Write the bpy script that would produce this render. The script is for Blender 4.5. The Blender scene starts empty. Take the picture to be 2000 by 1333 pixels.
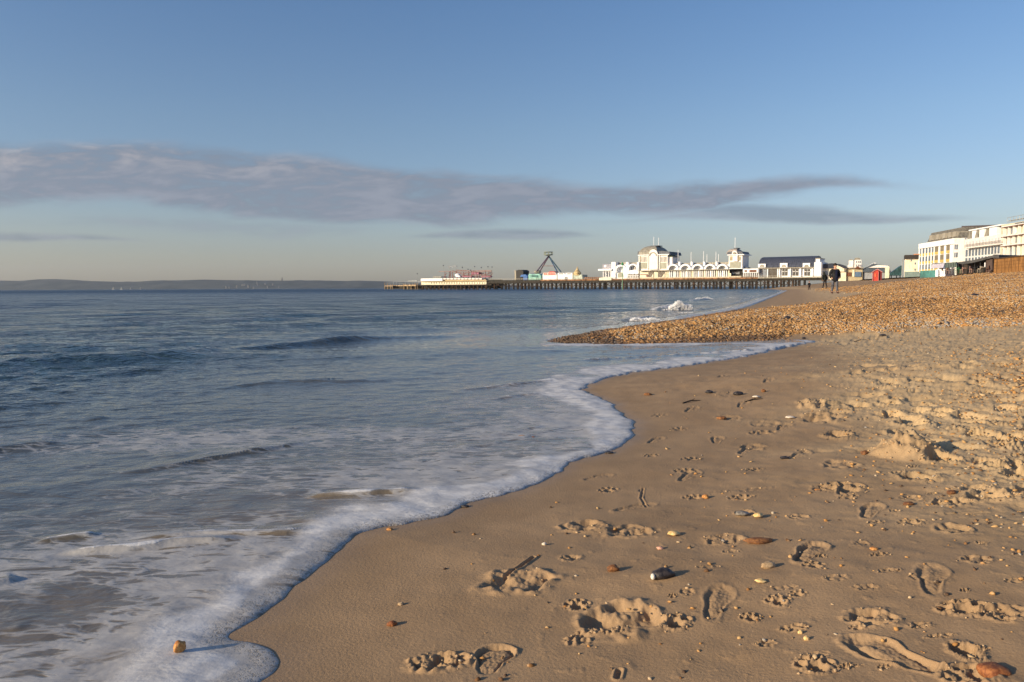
import bpy, math, random
import numpy as np
from mathutils import Vector, Matrix

# ------------------------------------------------------------------ camera
SC = bpy.context.scene
COL = SC.collection
F = 1500.0                      # focal length in photo pixels (photo 2000 x 1333)
CAMH = 1.15
PITCH = math.radians(3.98)
ROLL = math.radians(0.27)
CAMP = Vector((0, 0, CAMH))
CM = Matrix.Rotation(math.pi/2 - PITCH, 3, 'X') @ Matrix.Rotation(-ROLL, 3, 'Z')
cam_d = bpy.data.cameras.new('camera')
cam_d.sensor_width = 36.0
cam_d.lens = 36.0*F/2000.0
cam_d.clip_start = 0.05
cam_d.clip_end = 40000
cam = bpy.data.objects.new('camera', cam_d)
COL.objects.link(cam)
cam.location = CAMP
cam.rotation_euler = CM.to_euler()
cam_d.dof.use_dof = False
SC.camera = cam

# ------------------------------------------------------------------ light
SUN_EL = math.radians(15.0)
SUN_AZ = Vector((-0.90, -0.43, 0)).normalized()       # towards the sun, horizontally
sd = bpy.data.lights.new('sun', 'SUN')
sd.energy = 5.0
sd.angle = math.radians(0.6)
sd.color = (1.0, 0.82, 0.55)
sun = bpy.data.objects.new('sun', sd)
COL.objects.link(sun)
sdir = Vector((SUN_AZ.x*math.cos(SUN_EL), SUN_AZ.y*math.cos(SUN_EL), math.sin(SUN_EL)))
sun.rotation_euler = sdir.to_track_quat('Z', 'Y').to_euler()
SC.view_settings.view_transform = 'Standard'
SC.view_settings.look = 'None'
SC.view_settings.exposure = 0.32
SC.view_settings.gamma = 1.0
SC.render.resolution_x = 1024
SC.render.resolution_y = 682

# ------------------------------------------------------------------ node helper
class NT:
    def __init__(self, tree):
        self.t = tree
    def n(self, typ, **kw):
        nd = self.t.nodes.new(typ)
        for k, v in kw.items():
            if k == 'ins':
                for a, b in v.items():
                    if hasattr(b, 'default_value') or isinstance(b, bpy.types.NodeSocket):
                        self.t.links.new(b, nd.inputs[a])
                    else:
                        nd.inputs[a].default_value = b
            else:
                setattr(nd, k, v)
        return nd
    def math(self, op, a, b=0.0, c=0.0, clamp=False):
        nd = self.n('ShaderNodeMath', operation=op, use_clamp=clamp)
        for i, v in enumerate((a, b, c)):
            if isinstance(v, bpy.types.NodeSocket): self.t.links.new(v, nd.inputs[i])
            else: nd.inputs[i].default_value = v
        return nd.outputs[0]
    def vmath(self, op, a, b=(0, 0, 0)):
        nd = self.n('ShaderNodeVectorMath', operation=op)
        for i, v in enumerate((a, b)):
            if isinstance(v, bpy.types.NodeSocket): self.t.links.new(v, nd.inputs[i])
            else: nd.inputs[i].default_value = v
        return nd.outputs[0]
    def mix(self, fac, a, b):
        nd = self.n('ShaderNodeMix', data_type='RGBA')
        for i, v in ((0, fac), (6, a), (7, b)):
            if isinstance(v, bpy.types.NodeSocket): self.t.links.new(v, nd.inputs[i])
            else: nd.inputs[i].default_value = v if not isinstance(v, tuple) or len(v) == 4 else (*v, 1)
        return nd.outputs[2]
    def step(self, v, lo, hi, to0=0.0, to1=1.0):
        nd = self.n('ShaderNodeMapRange', interpolation_type='SMOOTHSTEP')
        self.t.links.new(v, nd.inputs[0])
        for i, x in ((1, lo), (2, hi), (3, to0), (4, to1)):
            if isinstance(x, bpy.types.NodeSocket): self.t.links.new(x, nd.inputs[i])
            else: nd.inputs[i].default_value = x
        return nd.outputs[0]
    def noise(self, vec, scale, detail=3, rough=0.55, dist=0.0):
        nd = self.n('ShaderNodeTexNoise')
        self.t.links.new(vec, nd.inputs['Vector'])
        nd.inputs['Scale'].default_value = scale
        nd.inputs['Detail'].default_value = detail
        nd.inputs['Roughness'].default_value = rough
        nd.inputs['Distortion'].default_value = dist
        return nd.outputs[0]
    def ramp(self, fac, stops, interp='LINEAR'):
        nd = self.n('ShaderNodeValToRGB')
        cr = nd.color_ramp
        cr.interpolation = interp
        while len(cr.elements) < len(stops): cr.elements.new(0.5)
        for e, (p, c) in zip(cr.elements, stops):
            e.position = p
            e.color = c if len(c) == 4 else (*c, 1)
        self.t.links.new(fac, nd.inputs[0])
        return nd.outputs[0]
    def curve(self, v, pts):
        nd = self.n('ShaderNodeFloatCurve')
        cu = nd.mapping.curves[0]
        for i, (x, y) in enumerate(pts):
            if i == 0: cu.points[0].location = (x, y)
            elif i == 1: cu.points[1].location = (x, y)
            else: cu.points.new(x, y)
        nd.mapping.update()
        self.t.links.new(v, nd.inputs['Value'])
        return nd.outputs[0]
    def link(self, a, b): self.t.links.new(a, b)

# ------------------------------------------------------------------ world
W = bpy.data.worlds.new('World')
SC.world = W
W.use_nodes = True
wt = W.node_tree
wt.nodes.clear()
N = NT(wt)
sky = N.n('ShaderNodeTexSky', sky_type='NISHITA', sun_disc=False, sun_elevation=SUN_EL,
          sun_rotation=math.atan2(SUN_AZ.x, SUN_AZ.y), altitude=0.0, air_density=1.0, dust_density=1.0, ozone_density=2.0)
SKY_STR = 0.12
tc = N.n('ShaderNodeTexCoord')
g = tc.outputs['Generated']
sep = N.n('ShaderNodeSeparateXYZ'); N.link(g, sep.inputs[0])
yy = N.math('MAXIMUM', sep.outputs[1], 0.02)
U = N.math('DIVIDE', sep.outputs[0], yy)          # tan azimuth from the sea direction (+Y)
V = N.math('DIVIDE', sep.outputs[2], yy)          # tan elevation
front = N.step(sep.outputs[1], 0.05, 0.3)
comb = N.n('ShaderNodeCombineXYZ'); N.link(U, comb.inputs[0]); N.link(V, comb.inputs[1])
uv = comb.outputs[0]
def cloud_uv(px, py):
    return ((px-1000)/F, (562-py)/F)
def band(top, bot, soft, nscale, namp, seed):
    """cloud sheet between two elevation curves over azimuth"""
    un = N.math('MULTIPLY_ADD', U, 0.5, 0.5)          # -1..1 -> 0..1
    def cv(pts):
        q = []
        for px, py in pts:
            u, v = cloud_uv(px, py)
            q.append((min(max(u*0.5+0.5, 0), 1), v/0.25))
        return N.math('MULTIPLY', N.curve(un, q), 0.25)
    T, B = cv(top), cv(bot)
    mp = N.n('ShaderNodeMapping'); mp.inputs['Scale'].default_value = (1, 3.6, 1); mp.inputs['Location'].default_value = (seed*3.1, seed*1.7, seed)
    N.link(uv, mp.inputs[0])
    nz = N.noise(mp.outputs[0], nscale, 6, 0.6, 0.4)
    wob = N.math('MULTIPLY', N.math('SUBTRACT', nz, 0.5), namp)
    Vw = N.math('ADD', V, wob)
    a = N.step(N.math('SUBTRACT', T, Vw), -soft*0.4, soft)
    b = N.step(N.math('SUBTRACT', Vw, B), -soft*0.4, soft*0.7)
    return N.math('MULTIPLY', a, b), N.math('DIVIDE', N.math('SUBTRACT', Vw, B), N.math('MAXIMUM', N.math('SUBTRACT', T, B), 0.004)), nz
m1, h1, nz1 = band([(-500, 250), (0, 275), (350, 283), (600, 302), (850, 336), (1100, 352), (1400, 358), (1500, 353), (1680, 357), (1760, 368), (2500, 380)],
                   [(-500, 380), (0, 398), (300, 400), (520, 424), (650, 438), (850, 438), (1150, 424), (1380, 424), (1470, 398), (1560, 388), (1700, 379), (1790, 372), (2500, 378)],
                   0.016, 5.5, 0.040, 1)
m2, h2, nz2 = band([(-500, 440), (1200, 436), (1330, 412), (1430, 402), (1560, 406), (1700, 420), (1900, 431), (2500, 440)],
                   [(-500, 438), (1200, 438), (1350, 430), (1500, 438), (1650, 442), (1850, 437), (1900, 434), (2500, 438)],
                   0.008, 7.0, 0.014, 4)
m3, h3, nz3 = band([(-500, 440), (100, 452), (250, 462), (330, 472), (600, 472), (760, 466), (880, 452), (1000, 446), (1120, 454), (1180, 462), (2500, 470)],
                   [(-500, 470), (150, 468), (350, 470), (600, 470), (760, 464), (900, 468), (1050, 470), (1130, 464), (1180, 462), (2500, 470)],
                   0.006, 8.0, 0.008, 7)
# thin veil under the left part of the big sheet
m4, h4, nz4 = band([(-500, 415), (60, 425), (350, 420), (650, 436), (780, 445), (2500, 450)],
                   [(-500, 425), (60, 432), (300, 448), (500, 462), (650, 458), (780, 446), (2500, 450)],
                   0.012, 9.0, 0.03, 9)
# texture inside
mp2 = N.n('ShaderNodeMapping'); mp2.inputs['Scale'].default_value = (1, 4.2, 1); mp2.inputs['Rotation'].default_value = (0, 0, 0.12); N.link(uv, mp2.inputs[0])
inn0 = N.noise(mp2.outputs[0], 8.0, 6, 0.60, 0.8)
inn1 = N.noise(mp2.outputs[0], 26.0, 5, 0.6, 0.5)
inn = N.math('ADD', N.math('MULTIPLY', inn0, .68), N.math('MULTIPLY', inn1, .32))
dens1 = N.math('MULTIPLY', m1, N.step(inn, 0.34, 0.52, 0.42, 0.94))
dens = N.math('MAXIMUM', dens1, N.math('MULTIPLY', m2, 0.64))
dens = N.math('MAXIMUM', dens, N.math('MULTIPLY', m3, 0.6))
dens = N.math('MAXIMUM', dens, N.math('MULTIPLY', N.math('MULTIPLY', m4, 0.42), N.step(inn, 0.35, 0.6)))
dens = N.math('MULTIPLY', dens, front)
# cloud colour: violet grey, creamier on the sunward (left) upper part
leftw = N.step(U, 0.0, -0.75)
cream = N.math('MULTIPLY', N.math('MULTIPLY', leftw, N.step(h1, 0.35, 0.95)), N.step(inn, 0.42, 0.66))
ccol = N.mix(N.step(inn, 0.38, 0.62), (0.160, 0.192, 0.252), (0.245, 0.268, 0.328))
ccol = N.mix(cream, ccol, (0.40, 0.37, 0.375))
# sky: the Nishita sky, washed towards a milky evening horizon
skyc = N.n('ShaderNodeVectorMath', operation='SCALE'); N.link(sky.outputs[0], skyc.inputs[0]); skyc.inputs['Scale'].default_value = SKY_STR
el = N.math('ABSOLUTE', sep.outputs[2])
tint = N.ramp(el, [(0.0, (0.91, 0.85, 0.92)), (0.05, (0.81, 0.79, 0.93)), (0.20, (0.78, 0.83, 0.94)), (0.35, (0.67, 0.81, 0.99)), (1.0, (0.62, 0.74, 0.90))])
skyt = N.n('ShaderNodeMix', data_type='RGBA', blend_type='MULTIPLY'); skyt.inputs[0].default_value = 1.0
N.link(skyc.outputs[0], skyt.inputs[6]); N.link(tint, skyt.inputs[7])
final = N.mix(dens, skyt.outputs[2], ccol)
bg = N.n('ShaderNodeBackground'); N.link(final, bg.inputs[0]); bg.inputs[1].default_value = 1.0
wo = N.n('ShaderNodeOutputWorld'); N.link(bg.outputs[0], wo.inputs[0])

# ------------------------------------------------------------------ pixel rays
def ray(px, py):
    return (CM @ Vector((px-1000.0, -(py-666.5), -F)))
def on_z(px, py, z=0.0):
    r = ray(px, py)
    t = (z - CAMH)/r.z
    return CAMP + r*t
def at_depth(px, py, d):
    r = ray(px, py)
    return CAMP + r*(d/r.y)

# ------------------------------------------------------------------ object helpers
def tag(o, label=None, cat=None, group=None, kind=None):
    if label: o['label'] = label
    if cat: o['category'] = cat
    if group: o['group'] = group
    if kind: o['kind'] = kind
    return o
def link_mesh(name, me, mat, parent=None):
    o = bpy.data.objects.new(name, me)
    COL.objects.link(o)
    if mat is not None:
        for m in (mat if isinstance(mat, (list, tuple)) else [mat]): me.materials.append(m)
    if parent is not None:
        o.parent = parent
        o.matrix_parent_inverse = parent.matrix_basis.inverted()   # parts are built in world space
    return o
def empty(name, loc, label=None, cat=None, group=None):
    o = bpy.data.objects.new(name, None)
    o.empty_display_size = 0.2
    COL.objects.link(o)
    o.location = loc
    tag(o, label, cat, group)
    return o
def np_mesh(name, co, faces_idx, k, smooth=True):
    """co (n,3), faces_idx flat (m*k)"""
    me = bpy.data.meshes.new(name)
    faces_idx = np.asarray(faces_idx).ravel()
    n = len(co); m = len(faces_idx)//k
    me.vertices.add(n); me.vertices.foreach_set('co', np.ascontiguousarray(co, dtype=np.float32).ravel())
    me.loops.add(m*k); me.loops.foreach_set('vertex_index', np.ascontiguousarray(faces_idx, dtype=np.int32).ravel())
    me.polygons.add(m)
    me.polygons.foreach_set('loop_start', np.arange(0, m*k, k, dtype=np.int32))
    me.polygons.foreach_set('loop_total', np.full(m, k, dtype=np.int32))
    me.update(calc_edges=True)
    if smooth: me.polygons.foreach_set('use_smooth', np.ones(m, dtype=bool))
    return me
def attr(me, name, vals, dom='POINT'):
    a = me.attributes.new(name, 'FLOAT', dom)
    a.data.foreach_set('value', np.ascontiguousarray(vals, dtype=np.float32).ravel())
def new_mat(name):
    m = bpy.data.materials.new(name); m.use_nodes = True
    m.node_tree.nodes.clear()
    n = NT(m.node_tree)
    p = n.n('ShaderNodeBsdfPrincipled')
    o = n.n('ShaderNodeOutputMaterial'); n.link(p.outputs[0], o.inputs[0])
    return m, n, p

# ------------------------------------------------------------------ numpy noise
_rs = np.random.RandomState(7)
_P = _rs.permutation(512).astype(np.int32)
_GA = (_rs.rand(512)*2*np.pi).astype(np.float32)
_GX, _GY = np.cos(_GA), np.sin(_GA)
def pn(x, y, seed=0):
    x = np.asarray(x, dtype=np.float32) + seed*17.31; y = np.asarray(y, dtype=np.float32) - seed*9.77
    xf = np.floor(x); yf = np.floor(y)
    xi = xf.astype(np.int64); yi = yf.astype(np.int64)
    fx = x-xf; fy = y-yf
    u = fx*fx*fx*(fx*(fx*6-15)+10); v = fy*fy*fy*(fy*(fy*6-15)+10)
    def h(a, b): return _P[(_P[a & 511] + (b*7 & 511)) & 511]
    def gr(a, b, dx, dy):
        k = h(a, b); return _GX[k]*dx + _GY[k]*dy
    a = gr(xi, yi, fx, fy); b = gr(xi+1, yi, fx-1, fy)
    c = gr(xi, yi+1, fx, fy-1); d = gr(xi+1, yi+1, fx-1, fy-1)
    ab = a+(b-a)*u
    return (ab + ((c+(d-c)*u)-ab)*v)*1.5
def fbm(x, y, oct=4, seed=0, gain=0.5):
    s = 0; a = 1; f = 1
    for i in range(oct):
        s = s + a*pn(x*f, y*f, seed+i*3); a *= gain; f *= 2.03
    return s
def sstep(x, a, b):
    t = np.clip((x-a)/(b-a), 0, 1); return t*t*(3-2*t)

# ------------------------------------------------------------------ shoreline
def catmull(pts, n=4):
    out = []
    P = [pts[0]] + list(pts) + [pts[-1]]
    for i in range(1, len(P)-2):
        p0, p1, p2, p3 = [np.array(q, float) for q in P[i-1:i+3]]
        for k in range(n):
            t = k/n
            out.append(0.5*((2*p1)+(-p0+p2)*t+(2*p0-5*p1+4*p2-p3)*t*t+(-p0+3*p1-3*p2+p3)*t**3))
    out.append(np.array(P[-2], float))
    return out
SHORE_PX = [(500, 1335), (530, 1312), (545, 1290), (533, 1270), (498, 1256), (452, 1243), (482, 1222), (540, 1180), (585, 1140), (638, 1098),
    (672, 1062), (700, 1043), (735, 1031), (800, 1021), (870, 1008), (905, 990), (940, 977), (1000, 962), (1050, 946), (1085, 925), (1112, 905),
    (1180, 885), (1228, 862), (1240, 830), (1212, 808), (1190, 786), (1140, 763), (1160, 748), (1230, 730), (1320, 718), (1400, 706), (1455, 697),
    (1520, 683), (1592, 667)]
SPIT_LOW = [(1592, 667), (1540, 664), (1450, 667), (1350, 670), (1250, 672), (1180, 673), (1110, 671), (1065, 668)]
SPIT_UP = [(1065, 668), (1130, 656), (1200, 645), (1270, 634), (1340, 624), (1400, 613), (1440, 605), (1470, 596), (1500, 584), (1522, 575), (1538, 568)]
def px0(pts): return [tuple(on_z(x, y)[:2]) for x, y in pts]
near = catmull(px0(SHORE_PX), 4)
low = catmull(px0(SPIT_LOW), 3)[1:]
up = catmull(px0(SPIT_UP), 3)[1:]
head = [(-12.0, -30.0), (-2.6, -2.0), (-1.3, 0.6), (-0.95, 1.5), (-0.80, 1.95)]
tail = [(93, 270), (112, 340), (122, 370), (150, 450), (230, 650), (500, 1300), (2500, 5000), (4000, 9000)]
SHORE = np.array([list(p) for p in head] + [list(p) for p in near] + [list(p) for p in low] + [list(p) for p in up] + [list(p) for p in tail], dtype=np.float64)
POLY = np.vstack([SHORE, [[9000, 9000], [9000, -30]]])
def seg_dist(x, y, pts, closed=False, ret_t=False):
    best = np.full(x.shape, 1e18, dtype=np.float64); bt = np.zeros(x.shape)
    n = len(pts); L = 0.0
    tot = sum(math.hypot(*(pts[i+1]-pts[i])) for i in range(n-1))
    for i in range(n-1 + (1 if closed else 0)):
        a = pts[i]; b = pts[(i+1) % n]
        dx, dy = b[0]-a[0], b[1]-a[1]; l2 = dx*dx+dy*dy+1e-12
        t = np.clip(((x-a[0])*dx+(y-a[1])*dy)/l2, 0, 1)
        d = (x-a[0]-t*dx)**2+(y-a[1]-t*dy)**2
        if ret_t:
            m = d < best; bt[m] = (L+t[m]*math.sqrt(l2))/tot
        L += math.sqrt(l2)
        np.minimum(best, d, out=best)
    return (np.sqrt(best), bt) if ret_t else np.sqrt(best)
def inside(x, y, poly):
    r = np.zeros(x.shape, dtype=bool); n = len(poly)
    for i in range(n):
        x1, y1 = poly[i]; x2, y2 = poly[(i+1) % n]
        if y1 == y2: continue
        c = ((y1 > y) != (y2 > y))
        r ^= c & (x < (x2-x1)*(y-y1)/(y2-y1)+x1)
    return r
def shore_s(x, y):
    x = np.asarray(x, dtype=np.float64); y = np.asarray(y, dtype=np.float64)
    d = seg_dist(x, y, SHORE)
    s = np.where(inside(x, y, POLY), d, -d)
    # small natural wander of the waterline
    am = np.clip(y*0.006, 0.004, 0.12)
    return s + am*(pn(x*3.1, y*3.1, 5)+0.6*pn(x*9.0, y*9.0, 6))
_zs = [-4000, -60, -20, -6, -2, -0.5, 0, 1, 3, 5, 8, 15, 25, 34, 41, 60, 9000]
_zz = [-6, -4, -1.6, -0.45, -0.13, -0.02, 0, 0.055, 0.25, 0.52, 0.82, 1.3, 2.4, 3.35, 3.5, 3.5, 3.6]
def base_z(s): return np.interp(s, _zs, _zz)
def ground_pt(px, py):
    """where the photo ray meets the smooth beach"""
    r = ray(px, py); r = r/r.y
    ds = np.concatenate([np.linspace(1.2, 8, 350), np.geomspace(8, 400, 700)[1:]])
    x = CAMP.x + r.x*ds; y = ds; z = CAMH + r.z*ds
    zt = base_z(shore_s(x, y))
    i = int(np.argmax(z <= zt)) if (z <= zt).any() else len(ds)-1
    return float(x[i]), float(y[i]), float(zt[i])
# ------------------------------------------------------------------ zones
def gp_poly(pts): return np.array([ground_pt(*p)[:2] for p in pts])
SH_LOW = np.array([list(on_z(*p)[:2]) for p in [(1050, 673), (1180, 675), (1250, 675), (1350, 672), (1450, 667)]] +
                  [list(ground_pt(*p)[:2]) for p in [(1560, 656), (1650, 651), (1750, 648), (1850, 643), (2000, 634), (2200, 628)]])
SH_BACK = np.array([list(on_z(*p)[:2]) for p in [(1050, 667), (1130, 652), (1200, 642), (1270, 631), (1340, 621), (1400, 611), (1440, 606)]] +
                   [[16.5, 38.0], [19.5, 43.5], [22.5, 47.0], [27, 60], [34, 80], [48, 118], [62, 155], [80, 205], [100, 270], [126, 362], [170, 470], [300, 700]])
SH_POLY = np.vstack([SH_LOW, [[60, 20], [900, 60], [900, 900]], SH_BACK[::-1]])
CH_LINE = gp_poly([(1560, 668), (1640, 690), (1650, 730), (1625, 770), (1640, 800), (1665, 850), (1700, 880), (1740, 925), (1850, 940), (1900, 990), (2000, 1040), (2200, 1120)])
CH_POLY = np.vstack([CH_LINE, [[40, 3], [60, 20]], [ground_pt(2050, 622)[:2]], [ground_pt(1670, 646)[:2]]])
ORANGE = gp_poly([(2010, 690), (1965, 725), (1985, 790), (2015, 850), (2200, 860), (2200, 690)])
def signed(x, y, poly):
    d = seg_dist(x, y, poly, closed=True)
    return np.where(inside(x, y, poly), d, -d)

# ------------------------------------------------------------------ marks pressed into the sand
# (px, py, width px, height px, depth m, kind)
MARKS = [
 (1012,1137,140,44,.020,'scuff'),(1140,1030,85,24,.018,'scuff'),(1228,1042,100,24,.014,'scuff'),(1115,1091,40,12,.010,'scuff'),
 (1215,1212,150,62,.026,'scuff'),(1316,1221,80,36,.016,'paw'),(1127,1186,58,28,.012,'paw'),(858,1296,115,34,.022,'scuff'),
 (1188,958,42,14,.010,'paw'),(1415,1056,72,20,.012,'scuff'),(1448,972,58,14,.010,'paw'),(1356,973,52,12,.010,'paw'),(1520,1176,56,26,.012,'paw'),
 (1466,1211,46,22,.010,'paw'),(1703,1207,92,34,.016,'scuff'),(1592,1306,88,44,.014,'paw'),(1340,921,54,12,.010,'paw'),(1350,897,46,9,.008,'paw'),
 (1272,890,36,8,.008,'paw'),(1474,918,40,10,.008,'paw'),(1470,874,50,12,.012,'scuff'),(1424,817,44,14,.014,'scuff'),(1490,846,60,10,.012,'paw'),
 (1494,828,50,12,.012,'scuff'),(1420,771,40,8,.008,'scuff'),(1652,955,84,30,.016,'paw'),(1325,839,40,8,.008,'paw'),(1288,812,36,7,.008,'paw'),
 (1780,1022,60,16,.010,'paw'),(1862,1034,60,22,.014,'scuff'),(1605,955,36,14,.010,'scuff'),(1640,908,60,20,.012,'scuff'),(1590,1105,52,18,.008,'paw'),
 (1455,1005,40,14,.010,'scuff'),(1910,1095,50,18,.010,'scuff'),(1880,1190,110,36,.016,'paw'),(1960,1205,80,30,.014,'scuff'),(1690,1150,50,10,.006,'scuff'),
 (1595,792,72,26,.050,'rubble'),(1608,815,80,22,.035,'rubble'),(1632,806,50,14,.03,'pit'),(1590,822,40,12,.03,'pit'),(1772,886,112,44,.135,'mound'),(1838,898,56,22,.05,'pit'),(1640,852,48,24,.05,'pit'),
 (1130,1250,60,26,.009,'rubble'),(1190,1240,80,18,.010,'rubble'),(1895,1320,120,36,.018,'scuff'),(1885,1278,52,40,.022,'pit'),
 (1840,805,40,14,.05,'pit'),(1785,828,56,18,.05,'pit'),(1755,846,40,16,.05,'pit'),(1960,915,50,20,.05,'pit'),(1735,788,38,14,.045,'pit'),
 (1235,1040,60,10,.008,'scuff'),(1250,960,30,30,.004,'line'),
 (1450,958,120,8,.004,'scuff'),(1530,1150,60,8,.004,'scuff'),
]
random.seed(11)
for _ in range(150):      # trampled dry sand up the beach
    px_ = random.uniform(1600, 2050); py_ = 655 + (random.random()**0.8)*330
    if px_ < 1660+max(0, (py_-800))*1.0: continue
    k_ = random.choice(['pit', 'pit', 'rubble', 'scuff', 'pit'])
    if abs(px_-1790) < 105 and abs(py_-885) < 40: continue
    dd_ = (py_-560)/300
    MARKS.append((px_, py_, random.uniform(26, 60)*(0.5+dd_*0.6), random.uniform(8, 18)*(0.5+dd_*0.8), random.uniform(.013, .027)*(1.5 if k_ == 'pit' else 1), k_))
for _ in range(75):       # little paw and bird marks on the smooth sand
    px_ = random.uniform(1250, 2000); py_ = 720 + random.random()**1.5*590
    if px_ < 2160-py_*0.75: continue
    MARKS.append((px_, py_, random.uniform(16, 46)*(py_/1000), random.uniform(6, 13)*(py_/1000), random.uniform(.004, .010), random.choice(['paw', 'scuff'])))
# shoe / foot prints: (px, py, heading degrees in plan, length, width, depth, style)
SHOES = [(1742,1284,124,.27,.125,.017,'sole'), (1580,1080,56,.26,.11,.015,'sole'), (1240,992,30,.24,.10,.006,'sole'),
         (1168,932,35,.20,.09,.005,'sole'), (962,1290,84,.17,.12,.014,'heel'), (1652,956,60,.24,.10,.010,'sole'),
         (1400,1180,70,.27,.10,.007,'sole'), (1345,930,60,.27,.10,.008,'sole'), (1460,880,55,.27,.10,.009,'sole'), (1530,835,60,.27,.10,.009,'sole'), (1400,860,75,.26,.10,.008,'sole'),
         (1350,800,60,.27,.10,.009,'sole'), (1450,790,65,.27,.10,.010,'sole'), (1560,890,50,.27,.10,.010,'sole'), (1700,1000,60,.27,.10,.010,'sole'), (1820,1130,65,.27,.10,.008,'sole'), (1280,860,60,.25,.09,.007,'sole'), (1500,745,60,.27,.10,.012,'sole'), (1410,735,60,.27,.10,.012,'sole')]

def stamp(x, y, zfull):
    z = np.zeros_like(zfull)
    crumb_seed = 40
    for (px_, py_, w_, h_, dp, kind) in MARKS:
        cx, cy, cz = ground_pt(px_, py_)
        H = max(CAMH-cz, 0.3)
        a = w_*0.5*cy/F; b = h_*0.5*cy*cy/(H*F)
        b = min(max(b, 0.012), a*1.4)
        crumb_seed += 1
        R = 1.9
        m = np.nonzero((np.abs(x-cx) < a*R) & (np.abs(y-cy) < b*R))[0]
        if len(m) == 0: continue
        X, Y = x[m], y[m]
        u = (X-cx)/a; v = (Y-cy)/b
        wob = 0.28*pn(X/a*1.3, Y/b*1.3, crumb_seed)
        r = np.sqrt(u*u+v*v)+wob
        dp = min(dp*(1.0 if kind == 'mound' else 1.4 if cy < 6 else 1.1), b*(1.1 if kind == 'pit' else 0.8))
        cf = 1.0/max(min(a, b)*0.35, 0.006)
        cr = pn(X*cf, Y*cf, crumb_seed+3)
        cr2 = pn(X*cf*2.1, Y*cf*2.1, crumb_seed+5)
        env = 1-sstep(r, 0.75, 1.15)
        if kind == 'scuff':
            lo = pn(X*cf*.45, Y*cf*.45, crumb_seed+8)
            dz = -dp*0.8*env*sstep(lo, -.35, .35)*(1-0.5*np.exp(-(r/.35)**2)) + dp*0.45*np.exp(-((r-1.0)/0.22)**2)*(0.7+0.7*cr) + env*dp*.16*cr2
        elif kind == 'paw':
            dz = 0*r
            for (tu, tv, tr) in ((0.0, -0.25, .42), (-.62, .1, .24), (-.25, .55, .24), (.25, .58, .24), (.65, .12, .24)):
                q = np.sqrt((u-tu)**2+(v-tv)**2)
                dz = dz - dp*0.9*(1-sstep(q, tr*0.6, tr*1.15)) + dp*0.22*np.exp(-((q-tr*1.35)/(tr*0.3))**2)
            dz = dz + env*dp*0.25*cr2
        elif kind == 'rubble':
            dz = env*dp*(np.clip(0.3+cr*1.0, 0, .8)+0.2*np.clip(cr2, 0, 1)) - dp*0.1*env
        elif kind == 'mound':
            rr = np.sqrt((u*0.85)**2+(v*0.9)**2)+wob*0.8
            dz = dp*(1-sstep(rr, 0.1, 1.15))*(0.93+0.30*cr+0.16*cr2) + dp*0.10*env*np.abs(cr)
            dz = dz - dp*0.15*np.exp(-((u-0.45)**2+(v-0.1)**2)/0.05)
        elif kind == 'line':
            dz = -dp*np.exp(-((u-0.5*v*v)/0.12)**2)*env
        else:   # pit: heel dent with a pushed-up far edge
            dz = -dp*(1-sstep(r, 0.50, 0.98)) + dp*0.25*np.exp(-((r-1.12)/0.25)**2)*(0.7+0.6*cr2)
        z[m] += dz
    for (px_, py_, deg, L, Wd, dp, style) in SHOES:
        cx, cy, cz = ground_pt(px_, py_)
        c, s_ = math.cos(math.radians(deg)), math.sin(math.radians(deg))
        m = np.nonzero((x-cx)**2+(y-cy)**2 < (L*0.8)**2)[0]
        if len(m) == 0: continue
        X, Y = x[m]-cx, y[m]-cy
        u = (X*c+Y*s_)/L; v = (-X*s_+Y*c)/Wd          # u along, v across
        hw = 0.40+0.10*np.cos((u-0.28)*5.0)-0.06*np.exp(-((u+0.08)/0.12)**2)     # half width profile
        rq = ((np.abs(u)/0.5)**2.6+(np.abs(v+0.06*np.sin(u*5))/hw)**2.6)**(1/2.6)
        sdv = (rq-1)*Wd*0.46 + 0.003*pn(X*60, Y*60, 91)
        env = 1-sstep(sdv, -0.008, 0.004)
        rim = np.exp(-((sdv-0.007)/0.006)**2)
        tread = 0.5+0.5*np.sin(u*42+1.2*np.abs(v))
        if style == 'heel':
            dz = -dp*0.15*env - dp*0.9*np.exp(-((sdv+0.006)/0.006)**2)*(0.3+0.7*sstep(u, -0.4, 0.2)) + dp*0.55*rim*(0.6+0.5*pn(X*18, Y*18, 3))*sstep(u, -.5, 0)
        else:
            edge = np.exp(-((sdv+0.010)/0.010)**2)
            dz = -dp*env*(0.30+0.95*edge*sstep(v, -.6, .3)+0.15*tread*(np.abs(v) < 0.25)) + dp*0.5*rim*(0.7+0.6*pn(X*16, Y*16, 5)) + dp*.5*env*np.exp(-((v-.05)/.12)**2)*sstep(u, -.1, .2)
        dz = dz + env*0.0022*pn(X*90, Y*90, 17)
        z[m] += dz
    # dragged scratch lines
    for pts, dp, wd in (([(1042,1093),(1018,1108),(988,1128)], .012, .008), ([(1256,955),(1252,975),(1262,990)], .006, .006),
                        ([(1206,1330),(1210,1318)], .008, .008), ([(1345,1030),(1400,1024)], .003, .006), ([(1850,1008),(1960,1000)], .004, .01)):
        wl = np.array([ground_pt(*p)[:2] for p in pts])
        m = np.nonzero((x > wl[:, 0].min()-.1) & (x < wl[:, 0].max()+.1) & (y > wl[:, 1].min()-.1) & (y < wl[:, 1].max()+.1))[0]
        if len(m):
            d = seg_dist(x[m], y[m], wl)
            z[m] += -dp*np.exp(-(d/wd)**2)+dp*0.6*np.exp(-((d-wd*1.6)/(wd*0.6))**2)
    zfull += np.where(z > 0.02, 0.02+0.9*(z-.02), 0.055*np.tanh(z/0.055))

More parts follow.
